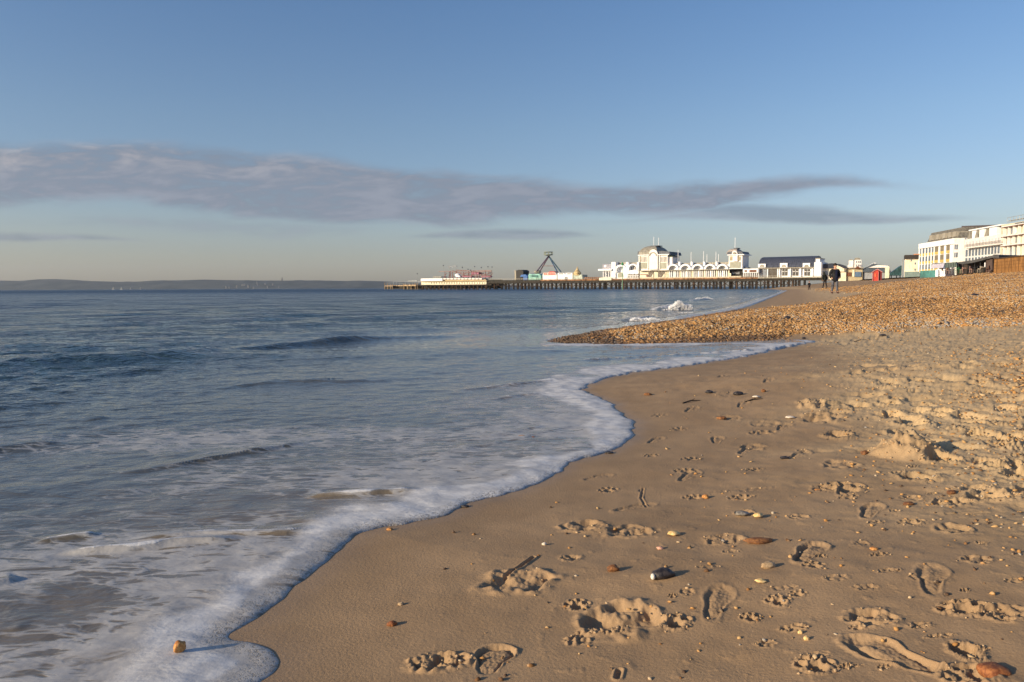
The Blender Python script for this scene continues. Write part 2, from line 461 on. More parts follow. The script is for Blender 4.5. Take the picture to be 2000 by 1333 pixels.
def grid_rows(d0, px_step, cap, dmax, pxf=768.0, H=1.0):
    d = [d0]
    while d[-1] < dmax:
        d.append(d[-1]+min(px_step*d[-1]**2/(pxf*H), cap*d[-1]))
    return np.array(d)
def fan(rows, cols):
    D, T = np.meshgrid(rows, cols, indexing='ij')
    x = (D*T).ravel(); y = D.ravel()
    nr, nc = D.shape
    i = np.arange((nr-1)*(nc-1)); r = i//(nc-1); c = i % (nc-1)
    a = r*nc+c
    f = np.stack([a, a+1, a+nc+1, a+nc], 1)
    return x, y, f, nr, nc

def zones(x, y, s):
    edge = fbm(x*1.1, y*1.1, 3, 3)*0.5
    ssh = signed(x, y, SH_POLY)
    wscale = np.clip(y/16, 0.7, 6)
    sh = sstep(ssh+edge*wscale*0.7, -0.35*wscale*0.6, 0.35*wscale*0.6)
    so = signed(x, y, ORANGE)
    sh2 = sstep(so+fbm(x*2.5, y*2.5, 3, 8)*0.6, -0.5, 0.4)
    ch = sstep(signed(x, y, CH_POLY)+fbm(x*0.9, y*0.9, 3, 21)*0.5, -0.75, 0.85)
    return np.maximum(sh, 0), sh2*0.35*(y < 14), ch*(1-sh)

def ground_height(x, y, s, fine=True):
    z = base_z(s)
    sh, sh2, ch = zones(x, y, s)
    land = sstep(s, 0.02, 1.2)
    big = land*0.030*fbm(x*0.45, y*0.45, 2, 31)*sstep(s, 1.0, 6.0)
    z = z+big
    far = sstep(s, 4, 20)
    z = z+far*0.10*fbm(x*0.12, y*0.09, 3, 33)*np.clip((60-s)/20, 0, 1)
    if fine:
        z = z + land*0.0030*fbm(x*6, y*6, 2, 35)
        n1 = fbm(x*2.6, y*2.6, 3, 41); n2 = fbm(x*9, y*9, 3, 45)
        n2b = np.clip(n2+0.15, -1, 0.45)
        z = z + ch*(0.011*n1+0.010*n2b+0.0055*fbm(x*22, y*22, 3, 47)-0.034*sstep(pn(x*4.2, y*4.2, 49), .35, .8))
        damp = 1-np.maximum(ch, sh)
        z = z + land*damp*(y < 14)*0.0012*np.clip(fbm(x*17, y*17, 3, 48)-0.45, 0, 1)*3
        z = z + np.maximum(sh, sh2)*(0.020*fbm(x*3.3, y*3.3, 2, 51)+0.022*pn(x*15, y*15, 53)*(y < 60))*sstep(s, 0.0, 0.8)
        # ridge of the shingle spit
        z = z + sh*0.10*np.exp(-((s-2.2)/1.6)**2)*sstep(y, 14, 18)*(1-sstep(y, 24, 34))
    return z, sh, sh2, ch

rows = np.concatenate([np.linspace(0.3, 1.6, 40)[:-1], grid_rows(1.6, 0.62, 0.018, 900)])
cols = np.concatenate([-0.80-np.geomspace(0.004, 6, 60)[::-1], np.linspace(-0.80, 0.98, 1560), 0.98+np.geomspace(0.003, 7, 130)])
gx, gy, gf, nr, nc = fan(rows, cols)
gs = shore_s(gx, gy)
gz, sh_a, sh2_a, ch_a = ground_height(gx, gy, gs)
stamp(gx, gy, gz)
me = np_mesh('beach', np.stack([gx, gy, gz], 1), gf, 4)
attr(me, 'shingle', sh_a); attr(me, 'shingle_b', sh2_a); attr(me, 'dry', ch_a); attr(me, 'shore', gs)
# ---- sand / shingle material
M_BEACH, n, p = new_mat('beach_sand_and_shingle')
geo = n.n('ShaderNodeNewGeometry'); pos = geo.outputs['Position']
def at_(n, name):
    a = n.n('ShaderNodeAttribute', attribute_name=name); return a.outputs['Fac']
a_sh, a_sh2, a_dry, a_s = at_(n, 'shingle'), at_(n, 'shingle_b'), at_(n, 'dry'), at_(n, 'shore')
grain = n.noise(pos, 420, 2, 0.7)
blot = n.noise(pos, 2.2, 4, 0.6)
fleck = n.noise(pos, 130, 2, 0.5)
damp = n.mix(n.step(blot, 0.3, 0.7), (0.300, 0.193, 0.108), (0.375, 0.245, 0.140))
wetf = n.step(a_s, 0.22, 0.0)
damp = n.mix(n.math('MULTIPLY', n.step(a_s, 0.5, 0.0), 0.25), damp, (0.20, 0.14, 0.09))
dry = n.mix(n.step(blot, 0.3, 0.7), (0.49, 0.340, 0.186), (0.56, 0.400, 0.228))
sand = n.mix(n.math('MAXIMUM', a_dry, n.step(a_s, 2.6, 5.5, 0, .75)), damp, dry)
sand = n.mix(n.step(grain, 0.55, 0.75, 0, 0.4), sand, (0.55, 0.45, 0.34))
sand = n.mix(n.step(grain, 0.42, 0.25, 0, 0.55), sand, (0.10, 0.07, 0.05))
sand = n.mix(n.step(fleck, 0.70, 0.76, 0, 0.8), sand, (0.55, 0.36, 0.20))
def shing(scale, seedv):
    vo = n.n('ShaderNodeTexVoronoi', feature='F1'); vo.inputs['Scale'].default_value = scale
    n.link(n.vmath('ADD', pos, (seedv, seedv, 0)), vo.inputs['Vector'])
    sc_ = n.n('ShaderNodeSeparateColor'); n.link(vo.outputs['Color'], sc_.inputs[0])
    col = n.ramp(sc_.outputs[0], [(0.0, (0.09, 0.05, 0.03)), (0.2, (0.22, 0.115, 0.05)), (0.45, (0.34, 0.19, 0.08)), (0.7, (0.40, 0.25, 0.125)), (0.88, (0.46, 0.34, 0.21)), (1.0, (0.55, 0.46, 0.35))])
    return col, vo.outputs['Distance']
c1, d1 = shing(26, 3.0)
shc = n.mix(n.step(n.noise(pos, 0.5, 3), 0.4, 0.62, 0, 0.5), c1, (0.36, 0.235, 0.13))
both = n.math('MAXIMUM', a_sh, a_sh2)
wet_st = n.math('MULTIPLY', n.step(a_s, 1.1, 0.15), 0.65)
shc = n.mix(wet_st, shc, (0.13, 0.075, 0.045))
colr = n.mix(both, sand, shc)
n.link(colr, p.inputs['Base Color'])
rough = n.math('SUBTRACT', 0.92, n.math('MULTIPLY', wetf, 0.45))
n.link(rough, p.inputs['Roughness'])
p.inputs['Specular IOR Level'].default_value = 0.25
hb = n.math('ADD', n.math('MULTIPLY', grain, 0.0012), n.math('MULTIPLY', n.noise(pos, 90, 3, 0.6), 0.0030))
hs = n.math('MULTIPLY', n.math('SUBTRACT', 0.5, d1), 0.016)
hh = n.n('ShaderNodeMix', data_type='FLOAT'); n.link(both, hh.inputs[0]); n.link(hb, hh.inputs[2]); n.link(hs, hh.inputs[3])
bp = n.n('ShaderNodeBump'); bp.inputs['Strength'].default_value = 0.8; bp.inputs['Distance'].default_value = 1.0
n.link(hh.outputs[0], bp.inputs['Height']); n.link(bp.outputs[0], p.inputs['Normal'])
beach = link_mesh('beach', me, M_BEACH); tag(beach, 'damp and trampled sand beach rising to orange shingle', None, None, 'structure')
# plain ground all the way out (lower than everything, so the sheet reaches the horizon)
# ------------------------------------------------------------------ sea
wrows = np.concatenate([np.linspace(0.5, 1.9, 50)[:-1], grid_rows(1.9, 0.55, 0.011, 7600, H=1.15)])
wcols = np.concatenate([-0.80-np.geomspace(0.004, 5, 110)[::-1], np.linspace(-0.80, 0.42, 1180), 0.42+np.geomspace(0.004, 1.2, 20)])
wx, wy, wf, nr, nc = fan(wrows, wcols)
ws = shore_s(wx, wy)
# drop the cells far inland
keepv = ws < 1.0
kf = keepv[wf].any(1)
wf = wf[kf]
used_v = np.zeros(len(wx), bool); used_v[wf.ravel()] = True
remap = np.cumsum(used_v)-1
wx, wy, ws = wx[used_v], wy[used_v], ws[used_v]
wf = remap[wf]
sd_ = -ws
spac = np.minimum(0.52*wy**2/(768*1.15), 0.011*wy)
rs = np.random.RandomState(5)
wz = np.zeros_like(wx)
atten = np.clip(sd_/7.0, 0.05, 1.0)*sstep(sd_, 0.1, 1.4)
NW = 64
for i in range(NW):
    lam = 0.16*(5.5/0.16)**(i/(NW-1.0))
    lam *= rs.uniform(0.9, 1.1)
    ang = rs.normal(0, 0.60 if lam < 1.5 else 0.32)
    bx, by = 0.50, -0.866
    kx = (bx*math.cos(ang)-by*math.sin(ang)); ky = (bx*math.sin(ang)+by*math.cos(ang))
    k = 2*math.pi/lam
    slope = 0.042 if lam < 1.0 else 0.024
    A = slope/k
    fade = np.clip((lam/np.maximum(spac, 1e-6)-2.5)/3.0, 0, 1)
    ph = k*(kx*wx+ky*wy)+rs.rand()*6.28 + 1.2*pn(wx/(lam*4), wy/(lam*4), i)
    wz += A*fade*np.sin(ph)
wz *= atten*(0.75+0.5*pn(wx*0.15, wy*0.1, 77))
# longer low swell
for lam, A, a0 in ((9, .014, 0.1), (15, .04, -0.1), (26, .06, 0.2)):
    k = 2*math.pi/lam
    kx, ky = 0.5*math.cos(a0)+0.866*math.sin(a0), 0.5*math.sin(a0)-0.866*math.cos(a0)
    wz += A*np.sin(k*(kx*wx+ky*wy)+1.4*pn(wx/30, wy/30, int(lam)))*sstep(sd_, 9, 34)*(wy < 500)
def ridge(pts, A, w, ends=0.18, foam=0.0, foam_w=0.05, seed=0, face=0.5):
    """a wavelet along a crest; returns height, foam"""
    wl = np.array([list(on_z(*p)[:2]) for p in pts]); wl = np.array(catmull([tuple(q) for q in wl], 5))
    r = max(w*5, 1.0)
    m = np.nonzero((wx > wl[:, 0].min()-r) & (wx < wl[:, 0].max()+r) & (wy > wl[:, 1].min()-r) & (wy < wl[:, 1].max()+r))[0]
    d, t = seg_dist(wx[m], wy[m], wl, ret_t=True)
    # side: in front (towards the viewer) or behind the crest
    a = wl[0]; b = wl[-1]; nx, ny = (b[1]-a[1]), -(b[0]-a[0])
    # signed using the local nearest point along chord
    cxp = np.interp(t, np.linspace(0, 1, len(wl)), wl[:, 0]); cyp = np.interp(t, np.linspace(0, 1, len(wl)), wl[:, 1])
    side = np.sign((wx[m]-cxp)*nx+(wy[m]-cyp)*ny)
    env = sstep(t, 0, ends)*(1-sstep(t, 1-ends, 1))*(0.85+0.4*pn(wx[m]*(.7 if A > .03 else 2.2)+seed, wy[m]*(.7 if A > .03 else 2.2), seed))
    ww = np.where(side > 0, w*face, w*1.7)      # steep towards the viewer / shore
    h = A*env*np.exp(-(d/ww)**2)
    wz[m] += h
    if foam > 0:
        fo = foam*env*np.exp(-((d+side*foam_w*.6)/foam_w)**2)*np.clip(0.62+0.9*fbm(wx[m]*3.1, wy[m]*3.1, 3, seed+2), 0, 1.2)
        np.maximum.at(foam_a, m, fo)
foam_a = np.zeros_like(wx)
# unbroken swell faces
ridge([(240, 712), (330, 700), (440, 688), (560, 678), (680, 668), (800, 661), (900, 657), (960, 656)], .135, .40, .45, seed=1)
ridge([(-60, 752), (100, 738), (240, 727), (330, 722), (430, 722), (560, 714)], .040, .32, .4, seed=2)
ridge([(370, 770), (470, 757), (560, 750), (700, 747), (850, 738)], .032, .20, .4, seed=3)
ridge([(-80, 890), (60, 872), (130, 866)], .03, .16, .35, seed=4)
ridge([(150, 830), (220, 824)], .02, .12, .4, seed=5)
ridge([(120, 930), (260, 925), (380, 905), (520, 880), (640, 858)], .018, .10, .25, seed=6, foam=.35, foam_w=.05)
ridge([(440, 892), (520, 882), (600, 866)], .012, .06, .3, seed=7)
ridge([(880, 868), (1000, 848), (1090, 828)], .012, .06, .3, seed=8)
ridge([(1180, 820), (1000, 862), (800, 900)][::-1], .008, .06, .3, seed=9)
# little breaking lines
ridge([(585, 975), (640, 973), (720, 969), (800, 964), (830, 962)], .024, .040, .2, foam=1.2, foam_w=.032, seed=11)
ridge([(240, 1062), (330, 1054), (400, 1047), (470, 1048), (560, 1045), (620, 1035)], .022, .040, .2, foam=1.1, foam_w=.032, seed=12)
ridge([(100, 1088), (180, 1083), (250, 1078), (300, 1072), (350, 1066), (420, 1062), (480, 1056)], .026, .038, .2, foam=1.0, foam_w=.030, seed=13)
ridge([(60, 1065), (110, 1058), (160, 1052), (200, 1048)], .020, .038, .25, foam=.8, foam_w=.028, seed=14)
ridge([(-40, 1152), (0, 1143), (40, 1134)], .020, .04, .3, foam=1.0, foam_w=.04, seed=15)
ridge([(-60, 1250), (0, 1240), (60, 1232)], .004, .04, .3, foam=.3, foam_w=.03, seed=16)
ridge([(1090, 708), (1180, 703), (1300, 697), (1420, 690), (1500, 684), (1580, 672)], .030, .09, .15, foam=1.1, foam_w=.09, seed=17)
ridge([(900, 765), (980, 757), (1060, 748), (1150, 738)], .026, .07, .2, foam=1.0, foam_w=.055, seed=18)
ridge([(950, 785), (1020, 775), (1100, 768), (1180, 768)], .014, .06, .2, foam=.8, foam_w=.06, seed=19)
ridge([(1420, 612), (1470, 597), (1510, 581), (1530, 572)], .05, .25, .2, foam=.9, foam_w=.25, seed=20)
ridge([(1390, 604), (1440, 592), (1480, 579)], .04, .2, .2, foam=.8, foam_w=.2, seed=21)
# surf in the bay behind the spit
ridge([(1275, 608), (1300, 606), (1330, 602), (1352, 598)], .22, .45, .25, foam=1.6, foam_w=.55, seed=23)
ridge([(1232, 627), (1250, 625), (1275, 622), (1292, 622)], .10, .28, .2, foam=1.6, foam_w=.35, seed=24)
ridge([(1350, 589), (1375, 586), (1395, 585)], .16, .5, .3, foam=1.5, foam_w=.4, seed=25)
ridge([(1330, 612), (1370, 606), (1420, 598)], .05, .2, .3, foam=.7, foam_w=.25, seed=26)
# never dip under the seabed near the edge; thin lip of swash
bed = base_z(ws)
lip = (0.007+0.004*np.clip(wy/6, 0, 2))*(1-np.exp(-np.clip(sd_, 0, 9)/0.018))*(1+0.5*pn(wx*5, wy*5, 61))
puff = 0.009*np.exp(-((sd_-0.24)/0.18)**2)*(0.8+0.5*fbm(wx*4, wy*4, 2, 63))*np.clip(1.3-wy/16, 0, 1)
wz = np.where(sd_ > 0, np.maximum(wz, bed*0.5)+lip+puff, -0.004-0.5*ws)
# foam cover
bandw = np.clip(0.13+0.034*(wy-2)+0.12*(wy < 3.0)*(3.0-wy), 0.14, 0.6)*(0.85+0.75*fbm(wx*1.3, wy*1.3, 2, 71))
bf = np.exp(-(np.maximum(sd_-bandw*0.8, 0)/(bandw*0.75))**2)*sstep(sd_, -0.02, 0.03)
edge_thin = 1-(0.62*(1-sstep(sd_+0.03*pn(wx*6, wy*6, 81), 0.05, 0.17)))*(1-sstep(wy, 3.2, 4.2))      # bubbly, see-through rim closest to us
bf = bf*edge_thin
farbay = sstep(wy, 20, 24)
bf = bf*(1-0.35*farbay)*(1-0.9*((wy > 15.5) & (wy < 30) & (wx < 6.0)))
# lacy field: strong near, thinning seaward
lace = np.exp(-np.clip(sd_-0.3, 0, 99)/(1.25+0.08*wy))*np.clip(1.25-wy/12.0, 0, 1)*(0.64+0.65*fbm(wx*0.7, wy*0.9, 3, 73))
blob = lambda px, py, rx, ry: np.exp(-((wx-on_z(px, py)[0])/rx)**2-((wy-on_z(px, py)[1])/ry)**2)
lace = lace + 0.32*blob(300, 865, 1.5, .45)+0.28*blob(560, 852, 1.4, .5)+0.35*blob(1130, 800, .9, 1.2)+.25*blob(650, 940, .9, .4)
lace = lace + 0.75*blob(270, 1305, .65, .26)
lace[wy > 15] *= 0.2
wme = np_mesh('sea', np.stack([wx, wy, wz], 1), wf, 4)
attr(wme, 'sd', np.clip(sd_, -1, 500)); attr(wme, 'foam', np.clip(np.maximum(bf*1.0, foam_a), 0, 1.6)); attr(wme, 'lace', np.clip(lace, 0, 1.3))
attr(wme, 'rip', np.clip(np.maximum(sd_, (wy-17)*1.3*(sd_ > 1)), -1, 500))
attr(wme, 'crest', np.clip(foam_a, 0, 1.6))
M_SEA, n, p = new_mat('sea_water_and_foam')
geo = n.n('ShaderNodeNewGeometry'); pos = geo.outputs['Position']
a_rp = at_(n, 'rip')
a_sd, a_f, a_l, a_c = at_(n, 'sd'), at_(n, 'foam'), at_(n, 'lace'), at_(n, 'crest')
mp = n.n('ShaderNodeMapping'); n.link(pos, mp.inputs[0]); mp.inputs['Rotation'].default_value = (0, 0, math.radians(-18)); mp.inputs['Scale'].default_value = (0.36, 1.0, 1.0)
mv = mp.outputs[0]
warp = n.n('ShaderNodeTexNoise'); n.link(mv, warp.inputs['Vector']); warp.inputs['Scale'].default_value = 5; warp.inputs['Detail'].default_value = 3
wv = n.n('ShaderNodeVectorMath', operation='MULTIPLY_ADD'); n.link(warp.outputs['Color'], wv.inputs[0]); wv.inputs[1].default_value = (0.16, 0.16, 0); n.link(mv, wv.inputs[2])
vo = n.n('ShaderNodeTexVoronoi', feature='DISTANCE_TO_EDGE'); vo.inputs['Scale'].default_value = 13.0; n.link(wv.outputs[0], vo.inputs['Vector'])
vo2 = n.n('ShaderNodeTexVoronoi', feature='DISTANCE_TO_EDGE'); vo2.inputs['Scale'].default_value = 34.0; n.link(wv.outputs[0], vo2.inputs['Vector'])
cell = n.math('MULTIPLY', vo.outputs['Distance'], 3.0)
cell2 = n.math('MULTIPLY', vo2.outputs['Distance'], 3.0)
nz = n.noise(wv.outputs[0], 8.5, 5, 0.62)
# threshold that opens holes in the foam sheet
hole = n.math('ADD', n.math('MULTIPLY', cell, 0.55), n.math('MULTIPLY', cell2, 0.25))
hole = n.math('ADD', hole, n.math('MULTIPLY', n.math('SUBTRACT', nz, 0.5), 1.7))
lv = n.math('SUBTRACT', a_l, hole)
lacem = n.math('MULTIPLY', n.step(lv, -0.05, 0.30), n.step(a_l, 0.02, 0.5, 0.25, 0.52))
fz = n.noise(pos, 55, 3, 0.7)
fz2 = n.noise(pos, 9, 4, 0.6)
fz4 = n.noise(wv.outputs[0], 4.5, 5, 0.6)
fv = n.math('ADD', a_f, n.math('MULTIPLY', n.math('SUBTRACT', n.math('ADD', n.math('MULTIPLY', fz, 0.22), n.math('MULTIPLY', fz4, 1.08)), 0.65), 1.15))
fm = n.math('MULTIPLY', n.step(fv, 0.12, 0.95), 0.90)
fz3 = n.noise(pos, 150, 2, .7)
rimm = n.math('MULTIPLY', n.step(a_sd, .13, .02), n.step(n.math('ADD', n.math('MULTIPLY', fz, .5), n.math('MULTIPLY', fz3, .5)), .52, .40))
crm = n.step(n.math('ADD', a_c, n.math('MULTIPLY', n.math('SUBTRACT', fz2, .5), .8)), .30, .62)
fm = n.math('MAXIMUM', fm, crm)
mask = n.math('MULTIPLY', n.math('MAXIMUM', lacem, fm, clamp=True), n.math('SUBTRACT', 1.0, n.math('MULTIPLY', rimm, .75)))
deep = n.mix(n.step(a_sd, 6, 60), (0.024, 0.048, 0.062), (0.006, 0.024, 0.056))
shallow = n.mix(n.step(a_sd, 0.0, 2.2), (0.185, 0.148, 0.110), (0.115, 0.108, 0.092))
wcol = n.mix(n.step(a_sd, 1.0, 8.0), shallow, deep)
foamc = n.mix(n.step(fz2, 0.35, 0.65), (0.52, 0.52, 0.545), (0.72, 0.71, 0.72))
n.link(n.mix(mask, wcol, foamc), p.inputs['Base Color'])
p.inputs['IOR'].default_value = 1.333
# roughness: sub-pixel ripples far out
rg = n.math('ADD', n.step(a_rp, 3, 60, 0.06, 0.15), n.step(a_rp, 60, 450, 0.0, 0.22))
rr = n.n('ShaderNodeMix', data_type='FLOAT'); n.link(mask, rr.inputs[0]); n.link(rg, rr.inputs[2]); rr.inputs[3].default_value = 0.75
n.link(rr.outputs[0], p.inputs['Roughness'])
# ripples
mpb = n.n('ShaderNodeMapping'); n.link(pos, mpb.inputs[0]); mpb.inputs['Rotation'].default_value = (0, 0, math.radians(-30)); mpb.inputs['Scale'].default_value = (0.62, 1.0, 1.0)
b1 = n.noise(mpb.outputs[0], 9, 3, 0.6, 0.3)
b2 = n.noise(mpb.outputs[0], 1.6, 4, 0.62, 0.4)
b3 = n.noise(mpb.outputs[0], 0.30, 4, 0.6, 0.4)
hb = n.math('ADD', n.math('MULTIPLY', b1, n.step(a_rp, 0.3, 12, 0.009, 0.042)), n.math('MULTIPLY', b2, n.step(a_rp, 1.2, 12, 0.0, 0.21)))
b25 = n.noise(mpb.outputs[0], 0.75, 4, 0.62, 0.4)
hb = n.math('ADD', hb, n.math('MULTIPLY', b25, n.step(a_rp, 5, 25, 0.0, 0.30)))
hb = n.math('ADD', hb, n.math('MULTIPLY', b3, n.step(a_rp, 12, 60, 0.0, 0.80)))
hb = n.math('ADD', hb, n.math('MULTIPLY', n.math('MULTIPLY', mask, n.math('ADD', n.math('MULTIPLY', fz, .15), fz2)), 0.004))
bp = n.n('ShaderNodeBump'); bp.inputs['Strength'].default_value = 1.0; bp.inputs['Distance'].default_value = 1.0
n.link(hb, bp.inputs['Height']); n.link(bp.outputs[0], p.inputs['Normal'])
sea = link_mesh('sea', wme, M_SEA); tag(sea, 'blue sea running up the beach in a foamy edge', None, None, 'structure')
# ------------------------------------------------------------------ plain materials
_mc = {}
def paint(name, col, rough=0.7, var=0.12, scale=1.2, metal=0.0, spec=0.3, bump=0.0):
    if name in _mc: return _mc[name]
    m, n, p = new_mat(name)
    geo = n.n('ShaderNodeNewGeometry')
    mp = n.n('ShaderNodeMapping'); mp.inputs['Scale'].default_value = (1, 1, 0.4); n.link(geo.outputs['Position'], mp.inputs[0])
    v = n.noise(mp.outputs[0], scale, 4, 0.6)
    c0 = tuple(max(0, c*(1-var*1.6)) for c in col); c1 = tuple(min(1, c*(1+var)) for c in col)
    n.link(n.mix(n.step(v, 0.3, 0.7), c0, c1), p.inputs['Base Color'])
    p.inputs['Roughness'].default_value = rough; p.inputs['Metallic'].default_value = metal
    p.inputs['Specular IOR Level'].default_value = spec
    if bump:
        b = n.n('ShaderNodeBump'); b.inputs['Distance'].default_value = bump; n.link(n.noise(geo.outputs['Position'], scale*20, 3), b.inputs['Height']); n.link(b.outputs[0], p.inputs['Normal'])
    _mc[name] = m
    return m
CREAM = paint('cream_render', (0.80, 0.72, 0.56), .8)
WHITE = paint('white_render', (0.84, 0.85, 0.88), .75, .05)
PINKW = paint('warm_white_cladding', (0.82, 0.77, 0.74), .8, .06)
GREYP = paint('grey_green_panel', (0.34, 0.34, 0.28), .7)
SLATE = paint('grey_slate', (0.085, 0.095, 0.125), .55, .25, 2)
LEAD = paint('weathered_lead', (0.30, 0.275, 0.23), .6, .25, 1.5)
DARK = paint('dark_shadowed_timber', (0.035, 0.03, 0.025), .8, .3)  # near-black tone has the shade below the deck put into it
IRON = paint('rusty_brown_iron', (0.10, 0.06, 0.04), .75, .4, .8)
RUST = paint('orange_rusted_edge', (0.24, 0.125, 0.065), .8, .4, .6)
TIMB = paint('pale_weathered_timber', (0.42, 0.30, 0.18), .85, .35, 1.0)
GLASS = paint('dark_window_glass', (0.03, 0.04, 0.05), .12, .3, 1, 0, .6)
GLASSB = paint('grey_window_glass', (0.14, 0.17, 0.22), .2, .3, 1, 0, .6)
RED = paint('red_paint', (0.50, 0.06, 0.04), .6)
PINK = paint('pink_red_steel', (0.24, 0.13, 0.12), .6, .25)
BLUE = paint('blue_cover', (0.04, 0.13, 0.38), .6)
TEAL = paint('teal_paint', (0.05, 0.17, 0.165), .6, .3)
YELL = paint('mustard_paint', (0.52, 0.40, 0.22), .7, .3)
GREEN = paint('green_paint', (0.02, 0.22, 0.08), .6)
PURP = paint('violet_steel', (0.09, 0.07, 0.12), .5, .3)
TEALD = paint('dark_teal_steel', (0.035, 0.08, 0.12), .5, .3)
STEEL = paint('galvanised_steel', (0.35, 0.37, 0.38), .5, .2)
WOODW = paint('orange_brown_boarding', (0.30, 0.145, 0.045), .8, .25, 1.5)
BLACK = paint('black_paint', (0.015, 0.015, 0.018), .6)
LILAC = paint('pale_lilac_panel', (0.42, 0.40, 0.50), .5)
BALC = paint('yellow_balcony_wall', (0.66, 0.47, 0.14), .75)
BROWN = paint('brown_shutter', (0.16, 0.06, 0.03), .7, .3)
GGREEN = paint('green_glazed_roof', (0.03, 0.075, 0.08), .35, .3)
NETTING = paint('pale_green_netting', (0.45, 0.55, 0.46), .9, .2)

def origin_of(o):
    v = Vector((0, 0, 0))
    while o is not None:
        v = v + o.location; o = o.parent
    return v
class MB:
    def __init__(self): self.v = []; self.f = []
    def add(self, vs, fs):
        k = len(self.v); self.v += [tuple(q) for q in vs]; self.f += [[i+k for i in f] for f in fs]
    def hexa(self, b, t):
        self.add(list(b)+list(t), [[3, 2, 1, 0], [4, 5, 6, 7], [0, 1, 5, 4], [1, 2, 6, 5], [2, 3, 7, 6], [3, 0, 4, 7]])
    def box(self, c, s, rz=0.0):
        x, y, z = s[0]/2, s[1]/2, s[2]/2; cc, ss = math.cos(rz), math.sin(rz)
        q = lambda a, b, h: (c[0]+a*cc-b*ss, c[1]+a*ss+b*cc, c[2]+h)
        self.hexa([q(-x, -y, -z), q(x, -y, -z), q(x, y, -z), q(-x, y, -z)], [q(-x, -y, z), q(x, -y, z), q(x, y, z), q(-x, y, z)])
    def beam(self, a, b, r, n=6, r2=None):
        a, b = Vector(a), Vector(b); d = (b-a)
        if d.length < 1e-6: return
        u = d.normalized(); t = Vector((0, 0, 1)) if abs(u.z) < .9 else Vector((1, 0, 0))
        e1 = u.cross(t).normalized(); e2 = u.cross(e1)
        r2 = r if r2 is None else r2
        vs = [a+(e1*math.cos(i*2*math.pi/n)+e2*math.sin(i*2*math.pi/n))*r for i in range(n)]+[b+(e1*math.cos(i*2*math.pi/n)+e2*math.sin(i*2*math.pi/n))*r2 for i in range(n)]
        fs = [[i, (i+1) % n, n+(i+1) % n, n+i] for i in range(n)]+[list(range(n))[::-1], list(range(n, 2*n))]
        self.add(vs, fs)
    def ball(self, c, r, sx=1, sy=1, sz=1, nu=10, nv=6, half=False):
        vs = []; fs = []
        for j in range(nv+1):
            ph = (math.pi/2 if half else math.pi)*j/nv
            for i in range(nu):
                th = 2*math.pi*i/nu
                vs.append((c[0]+r*sx*math.sin(ph)*math.cos(th), c[1]+r*sy*math.sin(ph)*math.sin(th), c[2]+r*sz*math.cos(ph)))
        for j in range(nv):
            for i in range(nu):
                fs.append([j*nu+i, (j+1)*nu+i, (j+1)*nu+(i+1) % nu, j*nu+(i+1) % nu])
        self.add(vs, fs)
    def build(self, name, mat, parent=None, smooth=False, label=None):
        o0 = origin_of(parent) if parent is not None else Vector((0, 0, 0))
        me = bpy.data.meshes.new(name)
        me.from_pydata([(x-o0.x, y-o0.y, z-o0.z) for x, y, z in self.v], [], self.f)
        me.update()
        bmx = __import__('bmesh').new(); bmx.from_mesh(me); __import__('bmesh').ops.recalc_face_normals(bmx, faces=bmx.faces); bmx.to_mesh(me); bmx.free()
        if smooth:
            for q in me.polygons: q.use_smooth = True
        me.materials.append(mat)
        o = bpy.data.objects.new(name, me); COL.objects.link(o)
        if parent is not None: o.parent = parent
        if label: o['label'] = label
        return o
